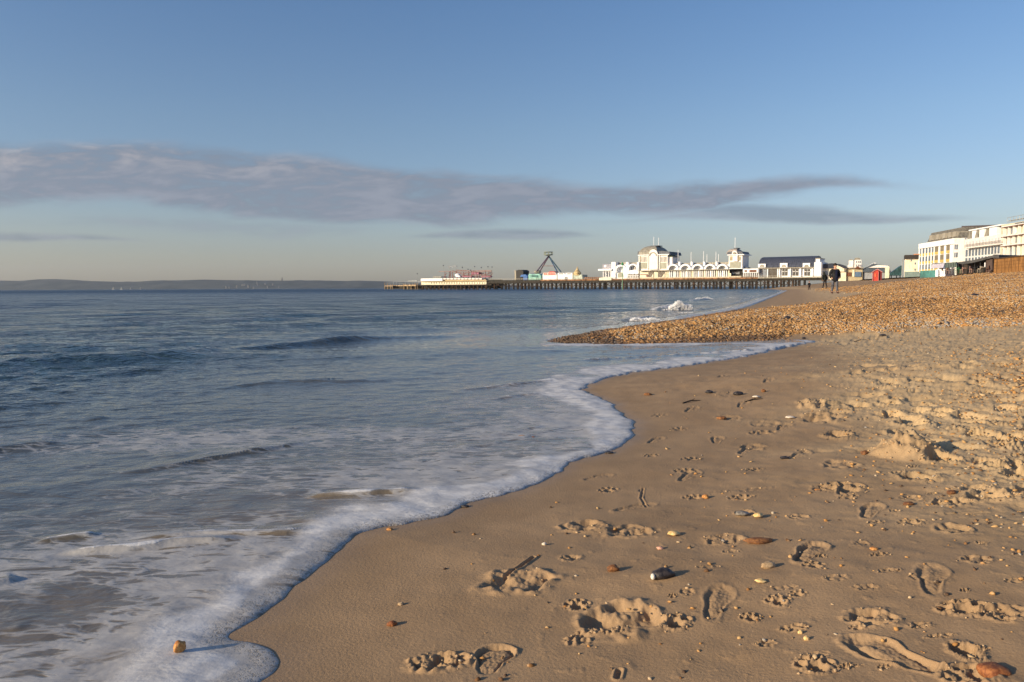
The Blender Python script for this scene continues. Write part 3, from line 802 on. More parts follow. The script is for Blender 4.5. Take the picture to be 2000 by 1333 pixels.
class Fac:
    """a vertical plane standing in the world, through two photo columns at given distances"""
    def __init__(self, pa, da, pb, db):
        A = at_depth(pa, 560, da); B = at_depth(pb, 560, db)
        self.A = Vector((A.x, A.y, 0)); e = Vector((B.x-A.x, B.y-A.y, 0)); self.e = e.normalized()
        nn = Vector((-self.e.y, self.e.x, 0))
        if nn.dot(self.A) < 0: nn = -nn
        self.n = nn; self.rz = math.atan2(self.e.y, self.e.x)
    def P(self, px, py, v=0.0):
        r = ray(px, py); t = ((self.A-CAMP).dot(self.n)+v)/r.dot(self.n)
        return CAMP+r*t
    def G(self, px, z=3.5, v=0.0):
        q = self.P(px, 560, v); return Vector((q.x, q.y, z))
    def box(self, mb, x0, x1, y0, y1, v0=0.0, v1=1.0, ref=None, zb=None, zt=None):
        rx = (x0+x1)/2 if ref is None else ref
        a = self.P(x0, 560, v0); b = self.P(x1, 560, v0)
        z1 = self.P(rx, y0, v0).z if zt is None else zt
        z0 = self.P(rx, y1, v0).z if zb is None else zb
        q = lambda c, v, z: (c.x+self.n.x*(v-v0), c.y+self.n.y*(v-v0), z)
        mb.hexa([q(a, v0, z0), q(b, v0, z0), q(b, v1, z0), q(a, v1, z0)], [q(a, v0, z1), q(b, v0, z1), q(b, v1, z1), q(a, v1, z1)])
    def poly(self, mb, pts, v0=0.0, v1=1.0):
        n = len(pts); a = [self.P(x, y, v0) for x, y in pts]; b = [q+self.n*(v1-v0) for q in a]
        mb.add(a+b, [list(range(n)), list(range(n, 2*n))[::-1]]+[[i, (i+1) % n, n+(i+1) % n, n+i] for i in range(n)])
    def strip(self, mb, outer, inner, v0, v1):
        """band between two equally long open outlines, extruded"""
        n = len(outer)
        for i in range(n-1):
            self.poly(mb, [outer[i], outer[i+1], inner[i+1], inner[i]], v0, v1)
    def arch(self, mb, cx, cy, ro, ri, v0, v1, a0=0, a1=180, n=12):
        pt = lambda r, t: (cx-r*math.cos(math.radians(t)), cy-r*math.sin(math.radians(t)))
        ts = [a0+(a1-a0)*i/n for i in range(n+1)]
        self.strip(mb, [pt(ro, t) for t in ts], [pt(ri, t) for t in ts], v0, v1)
    def disc(self, mb, cx, cy, r, v0, v1, n=16, half=False):
        m = n+1 if half else n
        self.poly(mb, [(cx-r*math.cos((math.pi if half else 2*math.pi)*i/n), cy-r*math.sin((math.pi if half else 2*math.pi)*i/n)) for i in range(m)], v0, v1)
    def pole(self, mb, px, y0, y1, r, v=0.0, zb=None):
        a = self.P(px, y0, v); b = self.P(px, y1, v)
        b.x, b.y = a.x, a.y
        if zb is not None: b.z = zb
        mb.beam(b, a, r, 6)
    def beam(self, mb, p, q, r):
        mb.beam(self.P(p[0], p[1], p[2] if len(p) > 2 else 0), self.P(q[0], q[1], q[2] if len(q) > 2 else 0), r)

# ------------------------------------------------------------------ hills across the water
HD = 6200.0
hp = [(-700, 549), (-250, 546), (-60, 547), (0, 548.5), (40, 549.0), (75, 546.0), (110, 545.5), (150, 547.5), (180, 549.5), (240, 551), (270, 550.5), (300, 548.5), (350, 548),
      (400, 546.5), (440, 547.5), (500, 548.3), (560, 548.5), (620, 548), (680, 549.5), (700, 548.5), (740, 549.5), (800, 552), (900, 554), (1000, 557), (1060, 561)]
hx = np.linspace(-700, 1060, 420)
hy = np.interp(hx, [p[0] for p in hp], [p[1] for p in hp])
vs = []; fsx = []
NR = 14
for i, (a, b) in enumerate(zip(hx, hy)):
    ph = at_depth(a, 560, 1.0); top = at_depth(a, b, HD).z
    for j in range(NR):
        t = j/(NR-1); dd = HD+(-600+2200*t)
        prof = math.sin(min(t/0.28, 1)*math.pi/2)**1.3 if t < .28 else math.cos((t-.28)/.72*math.pi/2)**.7
        zz = (top+1)*prof*(dd/HD)*0.985-20*(1-prof) + 6*float(pn(np.array([a*0.03]), np.array([t*5.0]))[0])*(0.1 < t < .9)*(1 if j != 4 else 0)
        if j in (4,): zz = top*(dd/HD)
        vs.append((ph.x*dd, dd, zz if j not in (0, NR-1) else -12))
for i in range(len(hx)-1):
    for j in range(NR-1):
        a = i*NR+j; fsx.append([a, a+NR, a+NR+1, a+1])
hm, n, p = new_mat('wooded_hillside')
gp = n.n('ShaderNodeNewGeometry').outputs['Position']
n.link(n.mix(n.step(n.noise(gp, 0.006, 5, .65), .35, .65), (0.030, 0.042, 0.052), (0.070, 0.080, 0.088)), p.inputs['Base Color'])
p.inputs['Roughness'].default_value = 1.0; p.inputs['Specular IOR Level'].default_value = 0.0
hme = np_mesh('hills', np.array(vs), np.array(fsx), 4)
hills = link_mesh('hills', hme, hm); tag(hills, 'low wooded hills across the water', None, None, 'structure')
# white seaside houses low on the far shore
random.seed(3)
HOUSEW = paint('far_white_render', (0.12, 0.12, 0.125), .8)
spots = [(442, 562, 3, 2.6), (463, 561, 2.4, 3.5), (474, 557, 4, 1.3), (485, 560.5, 3.5, 3), (478, 556.5, 2.5, 1.6), (502, 553, 2.0, 1.8), (503, 555.5, 2, 1.2), (518, 555, 2.2, 1.4), (523, 562, 2.4, 3), (533, 555.5, 2.4, 1.4),
         (448, 562, 2, 2), (256, 564.5, 2.4, 2.0), (275, 564.5, 2.6, 2.2), (545, 561.5, 2, 1.6), (496, 562, 3, 1.2)]
hl = ['white block at the left end of the far harbour town', 'tall white block second from left in the far town', 'long pale terrace above the far town shore', 'broad white block in the middle of the far shore',
      'small pale house just under the long terrace', 'small house on the hillside under the crest', 'small house halfway down the far hillside', 'pale hillside house right of the town centre', 'bright white block near the steeple at the waterline',
      'hillside house left below the steeple', 'low white house beside the left end block', 'lone pale house right of the two sailing boats', 'lone pale block farther right of the sailing boats', 'small white house directly below the steeple', 'low wide white house on the far waterfront']
for (px, py, w, h), lb in zip(spots, hl):
    b = at_depth(px, py, HD-720 if py > 560 else HD-420)
    s_ = b.y/F
    e_ = empty('far_house', (b.x, b.y, b.z), lb, 'house', 'houses on the far shore')
    m = MB(); m.box((b.x, b.y, b.z+h*s_/2-4), (w*s_, 14, h*s_+8)); m.build('wall', HOUSEW, e_)
    m = MB(); zt = b.z+h*s_; x0, x1 = b.x-w*s_/2-.6, b.x+w*s_/2+.6
    m.add([(x0, b.y-8, zt), (x1, b.y-8, zt), (x1, b.y+8, zt), (x0, b.y+8, zt), (x0+2, b.y, zt+3), (x1-2, b.y, zt+3)], [[0, 1, 5, 4], [1, 2, 5], [2, 3, 4, 5], [3, 0, 4], [3, 2, 1, 0]])
    m.build('roof', SLATE, e_)
st = at_depth(551, 549.5, HD)
e_ = empty('church', (st.x, st.y, st.z), 'tiny dark church steeple standing up on the far hill crest', 'church')
m = MB(); m.box((st.x, st.y, st.z+6), (11, 11, 20)); m.build('tower', paint('dark_stone', (.12, .11, .10)), e_)
m = MB(); m.beam((st.x, st.y, st.z+16), (st.x, st.y, st.z+36), 5.5, 8, .3); m.build('spire', paint('dark_stone', (.12, .11, .10)), e_)
# two sailing boats
for i, (px, lb) in enumerate(((221, 'left of two tiny white sailing boats before the far hills'), (237, 'right of two tiny grey sailed boats before the far hills'))):
    b = at_depth(px, 566.3, 1900)
    b.z = 0
    e_ = empty('sailing_boat', b, lb, 'sailing boat', 'sailing boats off the far shore')
    hgt = 7.5
    m = MB(); m.add([(b.x-3.4, b.y, .9), (b.x-2.4, b.y-1, .8), (b.x+3, b.y-.9, .8), (b.x+3, b.y+.9, .8), (b.x-2.4, b.y+1, .8), (b.x-2.6, b.y, -.2), (b.x+2.8, b.y, -.2)],
                    [[0, 1, 2, 3, 4], [0, 5, 6, 2, 1], [0, 4, 3, 6, 5], [2, 6, 3]]); m.build('hull', WHITE, e_)
    m = MB(); m.beam((b.x, b.y, .5), (b.x, b.y, hgt+.6), .1); m.build('mast', STEEL, e_)
    m = MB(); m.add([(b.x+.1, b.y-.04, 1.4), (b.x+2.6, b.y-.04, 1.5), (b.x+.1, b.y-.04, hgt), (b.x+.1, b.y+.04, 1.4), (b.x+2.6, b.y+.04, 1.5), (b.x+.1, b.y+.04, hgt)], [[0, 1, 2], [5, 4, 3], [0, 3, 4, 1], [1, 4, 5, 2], [2, 5, 3, 0]])
    m.add([(b.x-.1, b.y-.04, hgt-1), (b.x-3, b.y-.04, 1.2), (b.x-.1, b.y-.04, 1.3), (b.x-.1, b.y+.04, hgt-1), (b.x-3, b.y+.04, 1.2), (b.x-.1, b.y+.04, 1.3)], [[0, 1, 2], [5, 4, 3], [0, 3, 4, 1], [1, 4, 5, 2], [2, 5, 3, 0]])
    m.build('sail', paint('sailcloth', (.28, .28, .28)) if i == 0 else paint('grey_sailcloth', (.25, .27, .28)), e_)

# ------------------------------------------------------------------ the pier
PF = Fac(750, 520, 1600, 358)
def root(fac, name, px, z, label, cat, group=None, v=0.0):
    q = fac.P(px, 560, v); return empty(name, (q.x, q.y, z), label, cat, group)
pier = root(PF, 'pier', 1200, 0, 'long iron and timber pleasure pier on dark piles standing in the sea', 'pier')
def seg_boxes(mb, fac, x0, x1, f0, f1, v0, v1, n=24):
    for i in range(n):
        a = x0+(x1-x0)*i/n; b = x0+(x1-x0)*(i+1)/n
        fac.box(mb, a, b, f0((a+b)/2), f1((a+b)/2), v0, v1)
ZD0, ZD1 = PF.P(975, 546.2).z, PF.P(1440, 545.2).z
ZDECK = (ZD0+ZD1)/2
def dky(px):          # photo row of the deck at a photo column
    lo, hi = 500.0, 600.0
    for _ in range(24):
        mid = (lo+hi)/2
        if PF.P(px, mid).z > ZDECK: lo = mid
        else: hi = mid
    return lo
m = MB(); PF.box(m, 822, 1604, 0, 0, 0.3, 24, zt=ZDECK, zb=ZDECK-.45); m.build('deck', TIMB, pier)
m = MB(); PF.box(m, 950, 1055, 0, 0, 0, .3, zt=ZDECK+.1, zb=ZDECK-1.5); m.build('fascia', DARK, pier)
m = MB(); PF.box(m, 1055, 1480, 0, 0, 0, .3, zt=ZDECK+.12, zb=ZDECK-.6); m.build('fascia', RUST, pier, label='rusty orange deck edge in front of the white pavilion')
m = MB(); PF.box(m, 1480, 1604, 0, 0, 0, .3, zt=ZDECK+.05, zb=ZDECK-.5); m.build('fascia', LEAD, pier)
m = MB()
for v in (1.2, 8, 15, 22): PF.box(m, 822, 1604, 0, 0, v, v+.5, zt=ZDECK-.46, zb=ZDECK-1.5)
PF.box(m, 952, 1480, 0, 0, .35, .9, zt=ZDECK-.62, zb=ZDECK-1.9)  # front strip added to paint the zone under the deck dark
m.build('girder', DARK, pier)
random.seed(5)
m = MB()
pxs = list(np.linspace(826, 1570, 98))
for i, x in enumerate(pxs):
    x = x+random.uniform(-1.5, 1.5)
    zb = -1.0
    q = PF.P(x, 560, 1.45)
    gz_ = float(base_z(shore_s(np.array([q.x]), np.array([q.y])))[0]); 
    mm = MB(); mm.beam((q.x, q.y, min(gz_, 0)-1.2), (q.x, q.y, ZDECK-1.4), .24, 7)
    mm.build('pile', random.choice([paint('dark_brown_iron', (.05, .035, .028), .8, .4), DARK, DARK, IRON]) if x > 960 else DARK, pier)
    for v in (5.0, 8.2, 11.5, 15.2, 19.0, 22.2):
        q = PF.P(x+random.uniform(-2, 2), 560, v); m.beam((q.x, q.y, -1.2), (q.x, q.y, ZDECK-1.4), .24, 5)
o = m.build('inner_piles', DARK, pier); o['kind'] = 'stuff'
m = MB()
for a, b in zip(pxs[::2], pxs[2::2]):
    pa, pb = PF.P(a, 560, 1.45), PF.P(b, 560, 1.45)
    m.beam((pa.x, pa.y, ZDECK-1.5), (pb.x, pb.y, 1.6), .09, 5); m.beam((pa.x, pa.y, 1.6), (pb.x, pb.y, ZDECK-1.5), .09, 5)
    pa, pb = PF.P(a, 560, 8.2), PF.P(b, 560, 8.2)
    m.beam((pa.x, pa.y, ZDECK-1.5), (pb.x, pb.y, 1.2), .12, 5); m.beam((pa.x, pa.y, 1.2), (pb.x, pb.y, ZDECK-1.5), .12, 5)
m.build('cross_bracing', IRON, pier)
m = MB()
for x in np.linspace(1480, 1604, 40): PF.pole(m, x, dky(x)-2.6, dky(x), .04, .15)
for x in np.linspace(955, 1480, 150): PF.pole(m, x, dky(x)-3.2, dky(x), .045, .15)
for h in (3.2, 1.8):
    for i in range(13):
        a = 955+i*50; b = min(a+50, 1604); PF.beam(m, (a, dky(a)-h, .15), (b, dky(b)-h, .15), .045)
m.build('railing', paint('pale_railing', (.55, .5, .42), .6), pier)

# landing stage at the seaward end
ls = root(PF, 'landing_stage', 785, 0, 'low pale timber landing stage at the seaward tip of the pier', 'landing stage')
m = MB(); PF.box(m, 751, 767, 558.2, 559.6, 0, 8); PF.box(m, 787, 812, 556.4, 559.2, 0, 8); PF.box(m, 767, 787, 557.4, 559.4, 3, 8); m.build('platform', TIMB, ls)
m = MB(); PF.box(m, 767, 789, 559, 565, 4, 8); PF.box(m, 752, 766, 560, 565, 6, 8); PF.box(m, 789, 822, 559.3, 566, 5, 8); m.build('inner_timbers', DARK, ls)
for x, y0 in ((751.5, 552), (757, 554), (763, 556), (766.5, 555), (789, 554), (796, 556), (803, 556), (811, 553), (815, 553)):
    m = MB(); PF.pole(m, x, y0, 560, .22, .1, zb=-1); m.build('post', TIMB, ls)
m = MB()
for x, y0 in ((768.5, 546), (774, 545), (760, 552), (780, 549), (792, 549), (800, 548), (806, 549), (818, 547), (822, 546), (785, 551)): PF.pole(m, x, y0, 559, .1, 3)
for y in (550, 553): PF.beam(m, (753, y+2.5, 3), (822, y, 3), .07)
PF.box(m, 797, 815, 548.5, 549.6, 2.8, 3.4)
m.build('railing', STEEL, ls)
# cream building at the pier head
ph = root(PF, 'pier_head_building', 885, ZDECK-2, 'long cream building with a row of small dark windows at the pier head', 'building')
yb = lambda x: 556.5-(x-823)*0.008
m = MB(); PF.box(m, 823, 950, 549.5, 556.2, -.2, 18); m.build('wall', CREAM, ph)
m = MB(); PF.box(m, 822, 864, 544.3, 549.2, -1.0, 18); m.build('upper_wall', WHITE, ph)
m = MB(); PF.box(m, 864, 949, 546.5, 549.2, .6, 18); PF.box(m, 822, 951, 549.2, 550.2, -1.4, 18); m.build('eave', paint('tan_eave', (.42, .33, .2)), ph)
for i in range(11):
    x = 865.5+i*7.0
    m = MB(); PF.box(m, x, x+5.6, 544.0, 546.3, -.4, 6); m.build('awning', PINKW, ph)
for i in range(22):
    x = 842+i*4.95
    m = MB(); PF.box(m, x, x+1.9, 552.2, 554.4, -.3, .4); m.build('window', GLASS, ph)
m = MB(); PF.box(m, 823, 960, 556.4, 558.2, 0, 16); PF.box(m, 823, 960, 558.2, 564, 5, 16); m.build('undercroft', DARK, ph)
for i in range(16):
    x = 825+i*8.3
    m = MB(); PF.pole(m, x, 557.5, 562, .3, .3, zb=-1); m.build('pile', IRON, ph)
m = MB(); PF.box(m, 846, 862, 540.6, 542.4, 3, 9); PF.pole(m, 848, 542, 544.4, .15, 4); PF.pole(m, 860, 542, 544.4, .15, 4); m.build('roof_shelter', LEAD, ph)
# steel ride on top of it
co = root(PF, 'roller_coaster', 905, ZDECK, 'pink and red steel family coaster on the roof of the pier head', 'ride')
m = MB()
PF.box(m, 857, 960, 529.2, 530.2, 4, 4.6); PF.box(m, 884, 960, 531.4, 532.2, 8, 8.6); PF.box(m, 925, 960, 530.6, 531.3, 2, 2.5)
for a, b in (((884, 529, 3), (903, 535.5, 3)), ((903, 535.5, 3), (925, 531, 3)), ((925, 531, 3), (942, 538, 4)), ((942, 538, 4), (960, 533, 5)), ((890, 528, 6), (930, 530, 7)), ((905, 539, 6), (945, 534, 6)), ((895, 541, 5), (955, 541, 5)), ((900, 537.5, 2), (958, 538.5, 2))):
    PF.beam(m, a, b, .22)
m.build('track', PINK, co)
m = MB()
for x in (869, 877.5, 880, 884, 892, 905, 915, 921, 926, 932, 936, 941, 948, 955, 959): PF.pole(m, x, 529.5+(x % 3), 544.5, .22, 4+(x % 4))
for x in range(866, 958, 9): PF.beam(m, (x, 544, 5), (x+7, 533, 5), .12)
m.build('support', paint('dark_red_steel', (.22, .06, .05), .6), co)
m = MB(); PF.box(m, 877, 892, 519.8, 522.0, 4, 4.6); m.build('sign', GLASSB, co)
m = MB(); PF.pole(m, 879, 522, 530, .12, 4.3); PF.pole(m, 890, 522, 530, .12, 4.3); m.build('sign_post', STEEL, co)
m = MB(); q = PF.P(894, 539, 3); m.ball((q.x, q.y, q.z), 1.5, 1.3, 1.3, 1.0, half=True); PF.box(m, 890, 898, 539, 541.5, 1.5, 5); m.build('white_canopy', WHITE, co)
m = MB()
for x in (921, 926, 931): PF.box(m, x, x+4.2, 532.2, 536.5, 3, 6)
PF.box(m, 899, 921, 539.2, 541.6, 3, 5); PF.box(m, 940, 958, 539.4, 542, 3, 5)
m.build('carriages', paint('plum_paint', (.25, .08, .14), .5), co)
lp = [(866, 519), (903, 522.5), (914, 526.5), (919, 528), (927, 521), (940, 523), (953, 521.5), (961, 522), (815, 535)]
lwords = ['leftmost lamp above the coaster', 'lamp just right of the dark ride sign', 'low lamp over the coaster dip', 'lowest lamp beside the coaster dip', 'lamp above the middle of the coaster', 'lamp near the right of the coaster', 'lamp second from the coaster right end', 'lamp at the right end of the coaster', 'lone lamp left of the pier head building']
for (x, y), lw in zip(lp, lwords):
    e_ = root(PF, 'lamp_post', x, ZDECK, 'slim grey '+lw, 'lamp post', 'lamp posts at the pier head', 2)
    m = MB(); PF.pole(m, x, y, 545, .07, 2); m.build('pole', STEEL, e_)
    m = MB(); q = PF.P(x, y, 2); m.ball((q.x, q.y, q.z), .42, 1, 1, .8); m.build('lamp_head', SLATE, e_)
# pendulum ride
r_ = root(PF, 'pendulum_ride', 1072, ZDECK, 'tall violet and teal A-frame swing ride with a round gondola held aloft', 'ride')
for a, b, mt in (((1071, 501, 1), (1048, 531, 0), PURP), ((1072, 501, 7), (1054, 531, 8), paint('mauve_steel', (.14, .09, .12), .5, .3)), ((1072, 501, 1), (1096, 532, 0), TEALD), ((1072, 501, 7), (1089, 532, 8), paint('grey_blue_steel', (.07, .12, .22), .5, .3))):
    m = MB(); PF.beam(m, a, b, .36); m.build('leg', mt, r_)
m = MB(); PF.beam(m, (1061, 519.8, 4), (1081, 519.8, 4), .18); m.build('crossbar', PINK, r_)
m = MB(); PF.beam(m, (1071.5, 502, 0), (1071.5, 502, 8), .5); m.build('axle', BLACK, r_)
m = MB(); PF.beam(m, (1071.5, 502, 4), (1071.5, 497, 4), .5); m.build('arm', LEAD, r_)
m = MB(); q = PF.P(1071, 496.5, 4)
for i in range(16):
    a = 2*math.pi*i/16; b = 2*math.pi*(i+1)/16
    for dz in (0.0, 1.6):
        m.beam((q.x+2.4*math.cos(a), q.y+2.4*math.sin(a), q.z-.5+dz), (q.x+2.4*math.cos(b), q.y+2.4*math.sin(b), q.z-.5+dz), .22, 5)
    if i % 2 == 0: m.beam((q.x+2.4*math.cos(a), q.y+2.4*math.sin(a), q.z-.7), (q.x+2.4*math.cos(a), q.y+2.4*math.sin(a), q.z+1.3), .2, 4); m.beam((q.x, q.y, q.z-1.2), (q.x+2.4*math.cos(a), q.y+2.4*math.sin(a), q.z-.4), .14, 4)
m.build('gondola', paint('grey_green_gondola', (.22, .25, .20), .6), r_)
# stalls on the deck
def stall(name, label, x0, x1, y0, body, extra=None, cat='stall', group=None):
    e_ = root(PF, name, (x0+x1)/2, ZDECK, label, cat, group)
    m = MB(); PF.box(m, x0, x1, y0, 0, 2, 8, zb=ZDECK); m.build('body', body, e_)
    return e_
e_ = stall('dark_hut', 'black round topped hut left of the blue cover', 1008, 1022, 532, BLACK, cat='hut')
m = MB(); PF.poly(m, [(1007.5, 532.2), (1008.5, 529.5), (1012, 527.3), (1018, 527.3), (1021.5, 529.2), (1022.5, 532.2)], 1.9, 8.1); m.build('roof', BLACK, e_)
m = MB(); PF.box(m, 1005, 1008, 528.5, 0, 3, 5, zb=ZDECK); m.build('side_panel', LEAD, e_)
e_ = stall('covered_stall', 'low stall under a bright blue cover beside the black hut', 1017, 1030, 540, BLUE)
m = MB(); PF.poly(m, [(1015.5, 541), (1018, 537.2), (1026, 536.4), (1031, 541)], 1.6, 8.4); m.build('cover', BLUE, e_)
e_ = stall('teal_stall', 'teal and white stall between the blue cover and the red sign', 1032, 1056, 538.5, paint('aqua_paint', (.20, .42, .38), .6, .3))
m = MB(); PF.poly(m, [(1031, 538.5), (1034, 535), (1040, 536.5), (1052, 535.2), (1057, 538.5)], 1.6, 7); m.build('canopy', paint('pale_aqua_canopy', (.25, .5, .46), .6), e_)
m = MB(); PF.box(m, 1038, 1050, 537.5, 541, 1.5, 1.8); m.build('sign', TEAL, e_)
m = MB(); q = PF.P(1050, 531.5, 4); m.ball((q.x, q.y, q.z), 1.6, 1.4, 1, .7); m.build('roof_ornament', LEAD, e_)
e_ = stall('red_sign_stall', 'white stall with a red lettered sign under the swing ride', 1060, 1087, 536, WHITE)
m = MB(); PF.box(m, 1061, 1085, 533, 538, 1.6, 2); m.build('fascia', paint('pale_pink_board', (.72, .5, .46), .6), e_)
m = MB()
for i, x in enumerate((1063, 1066.2, 1071, 1073.4, 1076, 1078.6, 1081.2)): PF.box(m, x, x+1.7, 534+(i % 2)*.4, 537, 1.45, 1.6)
m.build('lettering', RED, e_)
m = MB(); PF.poly(m, [(1070, 533), (1074, 530.3), (1082, 530.6), (1085, 533)], 1.8, 5); m.build('red_roof', RED, e_)
e_ = stall('white_stall', 'long white stall with small dark lettering right of the red sign', 1089.5, 1118, 533.5, WHITE)
m = MB()
for x in (1092, 1094, 1096.2, 1098.2, 1103, 1107, 1109.2, 1111.4, 1113.2): PF.box(m, x, x+1.3, 534.6, 536.2, 1.85, 2.0)
m.build('lettering', DARK, e_)
m = MB(); PF.box(m, 1103, 1108, 541, 0, 1.8, 2.0, zb=ZDECK+.2); m.build('hatch', GLASSB, e_)
e_ = stall('turret_stall', 'mustard and aqua stall with an onion shaped turret', 1120, 1137, 537, paint('pale_aqua_board', (.42, .48, .42), .6, .3))
m = MB(); q = PF.P(1127.5, 537, 4)
for r0, r1, h0, h1 in ((2.1, 2.3, 0, 1.0), (2.3, 1.5, 1.0, 2.0), (1.5, .9, 2.0, 2.8), (.9, .5, 2.8, 3.6), (.5, .08, 3.6, 4.6)): m.beam((q.x, q.y, q.z+h0), (q.x, q.y, q.z+h1), r0, 10, r1)
m.build('turret', YELL, e_)
m = MB(); PF.box(m, 1121, 1131, 536.6, 538.2, 1.6, 2); m.build('fascia', YELL, e_)
e_ = root(PF, 'deck_equipment', 1155, ZDECK, 'row of low dark red seats and boxes left of the pavilion', 'seats')
m = MB()
for x in range(1142, 1168, 4): PF.box(m, x, x+3, 541.6, 0, 2, 4, zb=ZDECK)
m.build('seats', BROWN, e_)

# ------------------------------------------------------------------ pavilion
pv = root(PF, 'pier_pavilion', 1310, ZDECK, 'ornate white seaside pavilion with a domed tower and five arches on the pier', 'pavilion')
# porch at the seaward end
m = MB(); PF.box(m, 1168, 1194, 525.6, 529.0, -.5, 10); m.build('porch_canopy', WHITE, pv)
m = MB(); PF.box(m, 1179, 1194, 529, 0, 1.4, 10, zb=ZDECK); m.build('porch_wall', PINKW, pv)
for x in (1177.5, 1182.5, 1187.5, 1191.8):
    m = MB(); PF.box(m, x, x+.9, 529, 0, .2, .7, zb=ZDECK); m.build('column', WHITE, pv)
m = MB(); PF.box(m, 1179.5, 1186.8, 532, 541, 1.2, 1.5); PF.box(m, 1188.6, 1191.4, 532, 541, 1.2, 1.5); m.build('window', GLASSB, pv)
m = MB(); PF.box(m, 1176.5, 1194, 516.5, 525.6, 3, 10); m.build('glazed_lantern', paint('lilac_grey_glass', (.22, .22, .28), .3), pv)
m = MB(); PF.box(m, 1180, 1184, 518.5, 522.3, 2.7, 3.0); m.build('roof_sign', WHITE, pv)
m = MB(); PF.box(m, 1170, 1194, 543, 0, -.2, 9, zb=ZDECK-.6); m.build('plinth', CREAM, pv)
# west block with two round arches
m = MB()
PF.box(m, 1194, 1202, 512.3, 0, .6, 14, zb=ZDECK)
PF.box(m, 1202, 1222, 533.2, 0, 1.4, 14, zb=ZDECK); PF.box(m, 1222, 1247, 528.2, 0, .9, 14, zb=ZDECK)
PF.box(m, 1222, 1227, 512.3, 528.2, .9, 3); PF.box(m, 1243.5, 1247.5, 512.3, 528.2, .9, 3)
PF.box(m, 1202, 1222, 517.3, 533.2, 3.4, 14); PF.box(m, 1227, 1243.5, 517.3, 528.2, 3.4, 14)
m.build('wall', WHITE, pv)
m = MB(); PF.arch(m, 1212, 528.5, 11.2, 8.0, .8, 3.4, 0, 180); PF.box(m, 1201, 1204, 528.5, 533.2, .8, 3.4); PF.box(m, 1220, 1223.2, 528.5, 533.2, .8, 3.4); m.build('arch', WHITE, pv)
m = MB(); PF.arch(m, 1235.5, 525.5, 10.2, 7.2, .6, 3.4, -25, 205, 16); m.build('arch', WHITE, pv)
m = MB(); PF.disc(m, 1235.5, 525.5, 7.3, 3.2, 3.5); m.build('round_window', GLASS, pv)
m = MB(); PF.arch(m, 1235.5, 525.5, 5.2, 4.4, 3.0, 3.2, 0, 360, 16); PF.box(m, 1235, 1236, 518.5, 532.5, 3.0, 3.2); PF.box(m, 1229, 1242, 527.5, 529.0, 2.9, 3.2); m.build('glazing_bar', WHITE, pv)
m = MB(); PF.disc(m, 1211.7, 537.5, 5.3, 1.2, 1.5, half=True); PF.box(m, 1206.4, 1217, 537.5, 542.4, 1.2, 1.5); m.build('arched_window', GREYP, pv)
m = MB()
for x in np.arange(1225.5, 1245, 3.2): PF.box(m, x, x+2.1, 535 + (int(x) % 2), 538.3, .7, 1.0); PF.box(m, x+.3, x+1.8, 539.3, 542.6, .7, 1.0)
m.build('window', GLASS, pv)
m = MB(); PF.box(m, 1202, 1222, 513.0, 517.2, 4, 5); PF.box(m, 1227, 1243.5, 513.0, 517.2, 4, 5); m.build('balustrade', LEAD, pv)
# main tower
m = MB(); PF.box(m, 1247, 1304, 498.8, 0, 2.2, 17, zb=ZDECK+4.2); m.build('tower_wall', PINKW, pv)
m = MB(); PF.box(m, 1245.3, 1305.5, 497.4, 499.0, 1.2, 18); m.build('tower_cornice', WHITE, pv)
m = MB()
PF.box(m, 1268, 1284, 495.5, 527, 1.0, 2.2); PF.disc(m, 1276, 495.5, 8.0, 1.0, 2.2, half=True)
m.build('central_bay', PINKW, pv)
for x in (1247.2, 1264, 1286.2, 1301.5):
    m = MB(); PF.box(m, x, x+1.8, 499, 527, 1.7, 2.2); m.build('pilaster', PINKW, pv)
for x0 in (1249.4, 1285.5):
    m = MB(); PF.box(m, x0, x0+15.2, 502.2, 511.6, 2.0, 2.3); m.build('louvre_window', paint('tan_louvre', (.36, .29, .19), .6), pv)
    m = MB()
    for i in range(5): PF.box(m, x0+2.2+i*2.6, x0+3.0+i*2.6, 502.2, 511.6, 1.7, 2.0)
    m.build('window_bars', WHITE, pv)
    m = MB(); PF.box(m, x0, x0+15.2, 513.4, 525, 1.95, 2.3); m.build('grey_panel', GREYP, pv)
def dome(mb, fac, cx, ybase, ytop, hw, vc, depth, n=10):
    """square pavilion dome: curved four-sided roof"""
    s_ = (fac.P(cx, 560)-CAMP).y/F
    c = fac.P(cx, ybase, vc); zt = fac.P(cx, ytop, vc).z; zb = c.z
    rings = []
    for j in range(n+1):
        t = j/n; r = math.cos(t*math.pi/2)**.9; z = zb+(zt-zb)*math.sin(t*math.pi/2)
        w = max(hw*s_*r, .15); d_ = max(depth/2*r, .15)
        rings.append([(c+fac.e*(sx*w)+fac.n*(sy*d_)).to_tuple()[:2]+(z,) for sx, sy in ((-1, -1), (1, -1), (1, 1), (-1, 1))])
    vs = [q for r in rings for q in r]; fs = []
    for j in range(n):
        for i in range(4): fs.append([j*4+i, j*4+(i+1) % 4, j*4+4+(i+1) % 4, j*4+4+i])
    fs.append([0, 3, 2, 1]); fs.append([n*4+i for i in range(4)]); mb.add(vs, fs)
m = MB(); dome(m, PF, 1277, 498.5, 480.6, 20, 9, 15); m.build('dome', LEAD, pv)
m = MB(); PF.box(m, 1270, 1284, 479.9, 481.4, 6, 12); m.build('dome_cap', SLATE, pv)
m = MB(); PF.poly(m, [(1245, 497.4), (1246, 491.5), (1262, 490.3), (1264, 497.4)], 2, 17); PF.poly(m, [(1281, 497.4), (1281, 492), (1293, 490.5), (1307, 492), (1309, 497.4)], 2, 17); m.build('wing_roof', SLATE, pv)
m = MB(); PF.arch(m, 1275, 500, 7.2, 5.6, .7, 3.0, 0, 180); m.build('arch', LEAD, pv)
